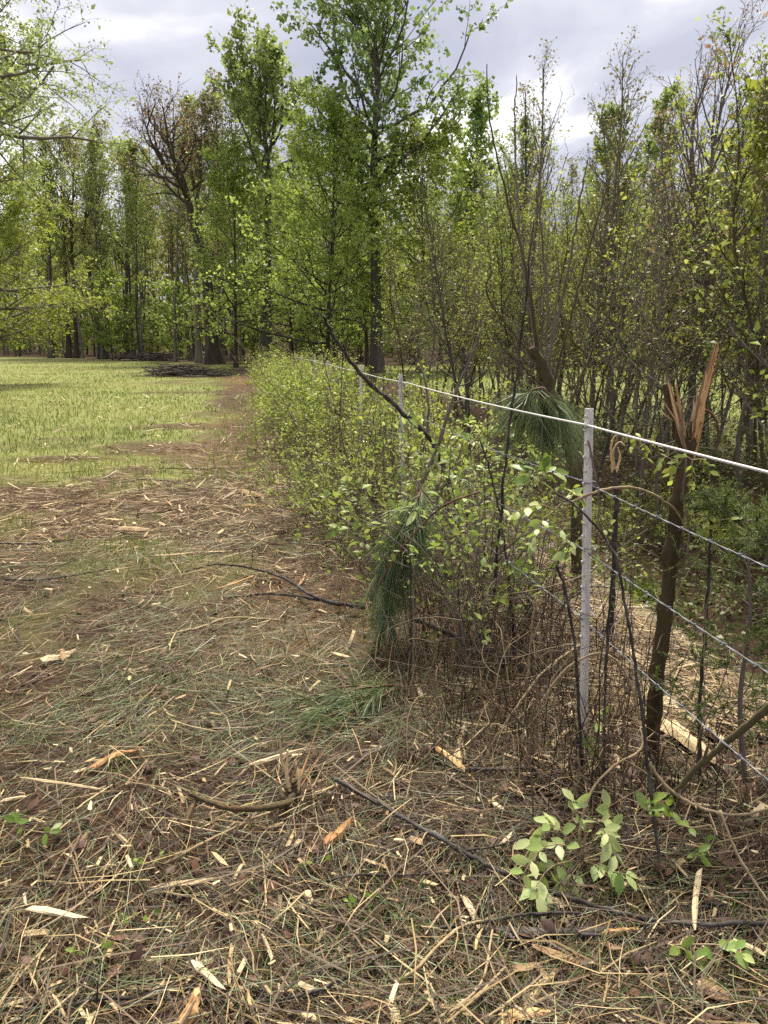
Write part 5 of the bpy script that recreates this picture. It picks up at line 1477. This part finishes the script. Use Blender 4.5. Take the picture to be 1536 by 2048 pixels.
stick('grey_vine', 'wiry grey vine curling down right of the near post top', 'vine', up([(1176, 880), (1192, 960), (1198, 1020), (1190, 1062)], 2.85), 0.0045, 0.003, 'stick_grey')

# thin tangle round the fence foot
n = 900
yv = 2.35 * np.exp(rng.random(n) * math.log(13 / 2.35)); sv = rng.normal(-0.05, 0.34, n).clip(-0.6, 0.75); xv = fx(yv) + sv
hgt = rng.gamma(3, 0.15, n) * (1 + 0.8 * sst(4, 7, yv))
az = rng.random(n) * 6.283; ln = rng.normal(0, 0.35, n)
z0 = H(xv, yv)
P = []
for k in range(6):
    tq = k / 5
    P.append(np.stack([xv + np.cos(az) * ln * hgt * tq ** 1.5, yv + np.sin(az) * ln * hgt * tq ** 1.5, z0 + hgt * tq * (1 - 0.25 * tq * np.abs(ln))], 1) + rng.normal(0, 0.014, (n, 3)) * (k > 0))
mb = MB(); mb.tubes(np.stack(P, 1), np.outer(rng.uniform(0.0014, 0.0036, n) * np.maximum(1, yv / 5), np.linspace(1, 0.4, 6)), 4, np.clip(rng.random(n) ** 1.2 + 0.15 * sst(4, 7, yv), 0, 1))
n = 420
yv = rng.uniform(2.3, 5.5, n); xv = fx(yv) + rng.normal(-0.05, 0.38, n); z0 = H(xv, yv) + rng.random(n) ** 1.5 * 0.55
d = rand_dirs(rng, n) * np.array([1, 0.7, 0.6]); Ls = rng.uniform(0.15, 0.5, n)[:, None]
bw = rng.normal(0, 0.06, (n, 3))
c = np.stack([xv, yv, z0], 1)
P = np.stack([c + d * Ls * (q - 0.5) + bw * (1 - (2 * q - 1) ** 2) for q in np.linspace(0, 1, 6)], 1)
P[..., 2] = np.maximum(P[..., 2], H(P[..., 0], P[..., 1]) + 0.01)
mb.tubes(P, np.outer(rng.uniform(0.0013, 0.003, n), np.linspace(1, 0.5, 6)), 4, rng.random(n))
o = mb.build('brush_tangle', 'stems'); tag(o, 'tangle of thin dead stems around the fence foot', 'dead stems', kind='stuff')
# rusty dry stalks under the brush
n = 6000
yv = rng.uniform(2.5, 13, n); xv = fx(yv) + rng.normal(-0.15, 0.36, n)
mb = MB(); a = rng.random(n) * 6.283
mb.blades(np.stack([xv, yv, H(xv, yv)], 1), nrm(np.stack([rng.normal(0, .45, n), rng.normal(0, .45, n), np.ones(n)], 1)), rng.gamma(3, 0.085, n), rng.uniform(0.0012, 0.0024, n) * np.maximum(1, yv / 5), np.stack([np.cos(a), np.sin(a), 0 * a], 1), np.clip(rng.beta(2.2, 2.2, n), 0, 1), rng.random(n) * 0.4)
o = mb.build('dry_stalks', 'straw'); tag(o, 'rusty dry stalks standing under the fence brush', 'dry stalks', kind='stuff')
# straw heap beyond the fence
n = 5000
yv = rng.uniform(2.9, 5.6, n); sv = rng.normal(0.62, 0.27, n); xv = fx(yv) + sv
yaw = np.where(rng.random(n) < 0.5, rng.normal(-0.55, 0.5, n), rng.random(n) * 6.28); Ls = rng.uniform(0.08, 0.3, n) * 0.5; pt = rng.normal(0, 0.15, n)
d = np.stack([np.cos(yaw) * np.cos(pt), np.sin(yaw) * np.cos(pt), np.sin(pt)], 1)
c = np.stack([xv, yv, H(xv, yv) + 0.01 + rng.random(n) * 0.08 * np.exp(-((sv - 0.75) / 0.4) ** 2)], 1)
P = np.stack([c - d * Ls[:, None], c + rng.normal(0, 0.008, (n, 3)), c + d * Ls[:, None]], 1); P[..., 2] = np.maximum(P[..., 2], H(P[..., 0], P[..., 1]) + 0.004)
mb = MB(); mb.ribbons(P, np.outer(rng.uniform(0.0012, 0.004, n), [0.7, 1, 0.4]), nrm(np.cross(d, np.array([0, 0, 1.0])) + rng.normal(0, 0.3, (n, 3))), np.clip(rng.beta(1.5, 1.5, n), 0, 1))
o = mb.build('straw_heap', 'straw'); tag(o, 'heap of pale straw right of the near post', 'straw', kind='stuff')

# ------------------------------------------------------------------ leafy sprigs in the foreground
def sprig(label, stems, nleaf, size, seed, leaf='honey', name='leafy_sprig', tone=(0.3, 1.0), stem_mat='stick_tan'):
    rg = np.random.default_rng(seed)
    base = np.array(stems[0][0])
    t = thing(name, label, 'sprig', base)
    for st in stems:
        P = smooth(np.array(st) - base, 12)
        mb = MB(); mb.tubes(P, np.linspace(0.0026, 0.0012, 12), 5, cap=True); mb.build('stem', stem_mat, t)
        k = nleaf
        for j in range(k):
            u = (0.25 + 0.75 * (j // 2 * 2 + 1) / k) * 10.9; i = int(min(u, 10)); f = u - i
            p = P[i] * (1 - f) + P[min(i + 1, 11)] * f
            tan = nrm(P[i + 1] - P[i])
            sidev = nrm(np.cross(tan, np.array([0.1, 0.2, 1.0]))) * (1 if j % 2 else -1)
            D = nrm(tan * 0.55 + sidev * 0.75 + rg.normal(0, 0.35, 3) + np.array([0, 0, -0.05]))
            Nn = nrm(np.array([0.0, -0.5, 0.8]) + rg.normal(0, 0.35, 3))
            m2 = MB(); m2.ovals(p[None], D[None], Nn[None], np.array([size * rg.uniform(0.65, 1.2)]), [rg.uniform(*tone)], 0.46, 0.16, 0.08)
            m2.build('leaf', leaf, t)
    return t


sprig('pale green leafy sprig spilling over the dark branch in the right foreground', [
    up([(1165, 1720), (1130, 1690), (1080, 1700), (1040, 1760)], 2.12, 1.97), up([(1165, 1720), (1200, 1660), (1220, 1680), (1245, 1760)], 2.12, 1.99), up([(1165, 1720), (1150, 1740), (1130, 1770), (1125, 1800)], 2.12, 1.97),
    up([(1165, 1720), (1190, 1730), (1215, 1740), (1260, 1750)], 2.12, 2.02), up([(1165, 1720), (1120, 1660), (1090, 1650), (1060, 1690)], 2.12, 2.12), up([(1165, 1720), (1170, 1660), (1150, 1620), (1150, 1600)], 2.12, 2.17), up([(1165, 1720), (1210, 1700), (1225, 1650), (1215, 1610)], 2.12, 2.17), up([(1165, 1720), (1110, 1730), (1080, 1760), (1075, 1790)], 2.12, 1.92)], 12, 0.064, 1, tone=(0.55, 1.0))
sprig('three broad green leaves on the dark stem in the right foreground', [up([(1300, 1640), (1296, 1620), (1290, 1605)], 2.2)], 5, 0.078, 2, tone=(0.35, 0.7))
sprig('green leafy sprig right of the dark stem', [up([(1420, 1650), (1380, 1655), (1350, 1640), (1330, 1600)], 2.15, 2.2), up([(1420, 1650), (1430, 1670), (1415, 1700), (1390, 1710)], 2.15, 2.1)], 8, 0.05, 3, tone=(0.1, 0.55))
sprig('green leafy sprig low in the bottom right', [up([(1340, 1890), (1370, 1900), (1400, 1930)], 1.76, 1.7), up([(1340, 1890), (1440, 1890), (1490, 1910)], 1.76, 1.7)], 10, 0.045, 4, tone=(0.2, 0.7))
sprig('leafy sprig with drooping oval leaves left of the near post', [
    up([(1110, 1020), (1080, 1010), (1040, 1020), (1010, 1040)], 2.8, 2.7), up([(1110, 1020), (1085, 1040), (1070, 1070), (1060, 1090)], 2.8, 2.75), up([(1110, 1020), (1130, 1000), (1150, 990), (1165, 1000)], 2.8, 2.75),
    up([(1110, 1020), (1120, 1060), (1140, 1090), (1130, 1110)], 2.8, 2.8)], 8, 0.058, 5, tone=(0.45, 1.0))
sprig('fresh bright green leaves at the tip of a shoot below the pine top', [up([(1085, 990), (1080, 960), (1070, 930)], 3.3), up([(1080, 960), (1095, 945), (1110, 945)], 3.3), up([(1080, 965), (1060, 950), (1050, 940)], 3.3)], 4, 0.085, 6, tone=(0.0, 0.4))
sprig('small green leaves sprouting left of the long foreground branch', [up([(870, 1715), (866, 1695), (862, 1665)], 2.35), up([(870, 1715), (850, 1700), (846, 1690)], 2.35)], 4, 0.04, 7, tone=(0.3, 0.7))
sprig('low green seedling at the left edge of the foreground', [[g(50, 1660, 0), g(40, 1650, .05), g(30, 1640, .08)], [g(50, 1660, 0), g(95, 1665, .05), g(105, 1655, .06)]], 4, 0.05, 8, tone=(0.0, 0.4))
sprig('leaf cluster by the foot of the near post', [up([(1190, 1460), (1200, 1440), (1215, 1420)], 2.7), up([(1190, 1460), (1180, 1480), (1185, 1500)], 2.7)], 6, 0.055, 9, tone=(0.2, 0.7))
for k, (px, py, lab) in enumerate([(300, 1740, 'tiny green seedling left of the foreground centre'), (280, 1860, 'small seedling above the bottom left corner'), (630, 1750, 'green seedling in the middle of the foreground'),
                                   (720, 1830, 'small seedling right of the foreground centre'), (180, 1930, 'seedling in the bottom left corner'), (470, 1640, 'tiny seedling below the bent stump branch')]):
    p = g(px, py)
    sprig(lab, [[p, p + np.array([.02, 0, .03]), p + np.array([.04, .02, .05])], [p, p + np.array([-.02, .01, .03]), p + np.array([-.04, 0, .045])]], 4, 0.032, 20 + k, tone=(0.0, 0.5), name='seedling')
# soft ferny shoots hanging before the ditch
for k, (px, py, Yd, lab) in enumerate([(1385, 920, 2.7, 'feathery green shoot on the shattered trunk'), (1345, 920, 2.9, 'feathery shoot left of the shattered trunk at the rope'), (1420, 1000, 2.7, 'pale feathery shoot right of the shattered trunk'),
                                       (1290, 880, 3.4, 'feathery shoot above the rope left of the shattered trunk'), (1440, 1040, 2.6, 'feathery shoot hanging near the right barbed wire')]):
    p = W(px, py, Yd)
    sprig(lab, [[p, p + np.array([.04, 0, .0]), p + np.array([.07, 0, -.05])], [p, p + np.array([-.03, 0, .01]), p + np.array([-.06, 0, -.04])], [p, p + np.array([0, 0, -.03]), p + np.array([0.01, 0, -.09])]], 8, 0.04, 40 + k, leaf='yellowgreen', name='feathery_shoot')

# feathery cedar at the right edge
b = G(1490, 1560)
t = thing('young_cedar', 'feathery young cedar at the right edge below the barbed wire', 'cedar', b)
rg = np.random.default_rng(9)
tp = smooth(np.array([b, W(1480, 1400, b[1]), W(1500, 1240, b[1]), W(1495, 1080, b[1]), W(1500, 1040, b[1])]) - b, 16)
mb = MB(); mb.tubes(tp, np.linspace(0.011, 0.003, 16), 7); mb.build('trunk', 'bark_thicket', t)
P0 = tp[None]; R0 = np.linspace(0.01, 0.003, 16)[None]
n1 = 46
t1 = np.linspace(0.12, 0.99, n1)[None]
P1, R1 = kids(rg, P0, R0, t1, np.radians(rg.uniform(55, 80, (1, n1))), 0.36 * (1.15 - 0.75 * t1) * rg.uniform(0.7, 1.2, (1, n1)), np.full((1, n1), 0.0025), 6, 0.03, 0.12)
mb = MB(); mb.tubes(P1, R1, 4, rg.random(len(P1)))
t2 = np.linspace(0.15, 1, 10)[None] * np.ones((n1, 1))
P2, R2 = kids(rg, P1, R1, np.clip(t2, 0, .999), np.radians(rg.uniform(30, 60, (n1, 10))), rg.uniform(0.05, 0.11, (n1, 10)), np.full((n1, 10), 0.0012), 4, 0.0, 0.15)
mb.tubes(P2, R2, 3, rg.random(len(P2))); mb.build('branches', 'bark_thicket', t)
k = 52
src = np.repeat(np.arange(len(P2)), k); n = len(src)
u = rg.random((n, 1)); pos = P2[src, 0] * (1 - u) + P2[src, 3] * u
tan = nrm(P2[src, 3] - P2[src, 0])
D = nrm(tan * 0.7 + rg.normal(0, 0.5, (n, 3)))
mb = MB(); mb.blades(pos, D, rg.uniform(0.008, 0.022, n), np.full(n, 0.0014), nrm(np.cross(D, rand_dirs(rg, n))), rg.random(n)); mb.build('foliage', 'cedar', t)
# grass tuft by the ditch
b = G(1285, 1195)
n = 420
a = rng.random(n) * 6.283
mb = MB(); mb.blades(np.stack([rng.normal(0, .10, n), rng.normal(0, .10, n), np.full(n, -0.02)], 1), nrm(np.stack([rng.normal(0, .35, n), rng.normal(0, .35, n), np.ones(n)], 1)), rng.uniform(0.10, 0.3, n), rng.uniform(0.002, 0.004, n), np.stack([np.cos(a), np.sin(a), 0 * a], 1), rng.random(n), rng.random(n) * 0.4)
o = mb.build('grass_tuft', 'freshgrass'); o.location = b; tag(o, 'bright green grass tuft by the ditch behind the straw heap', 'grass tuft')
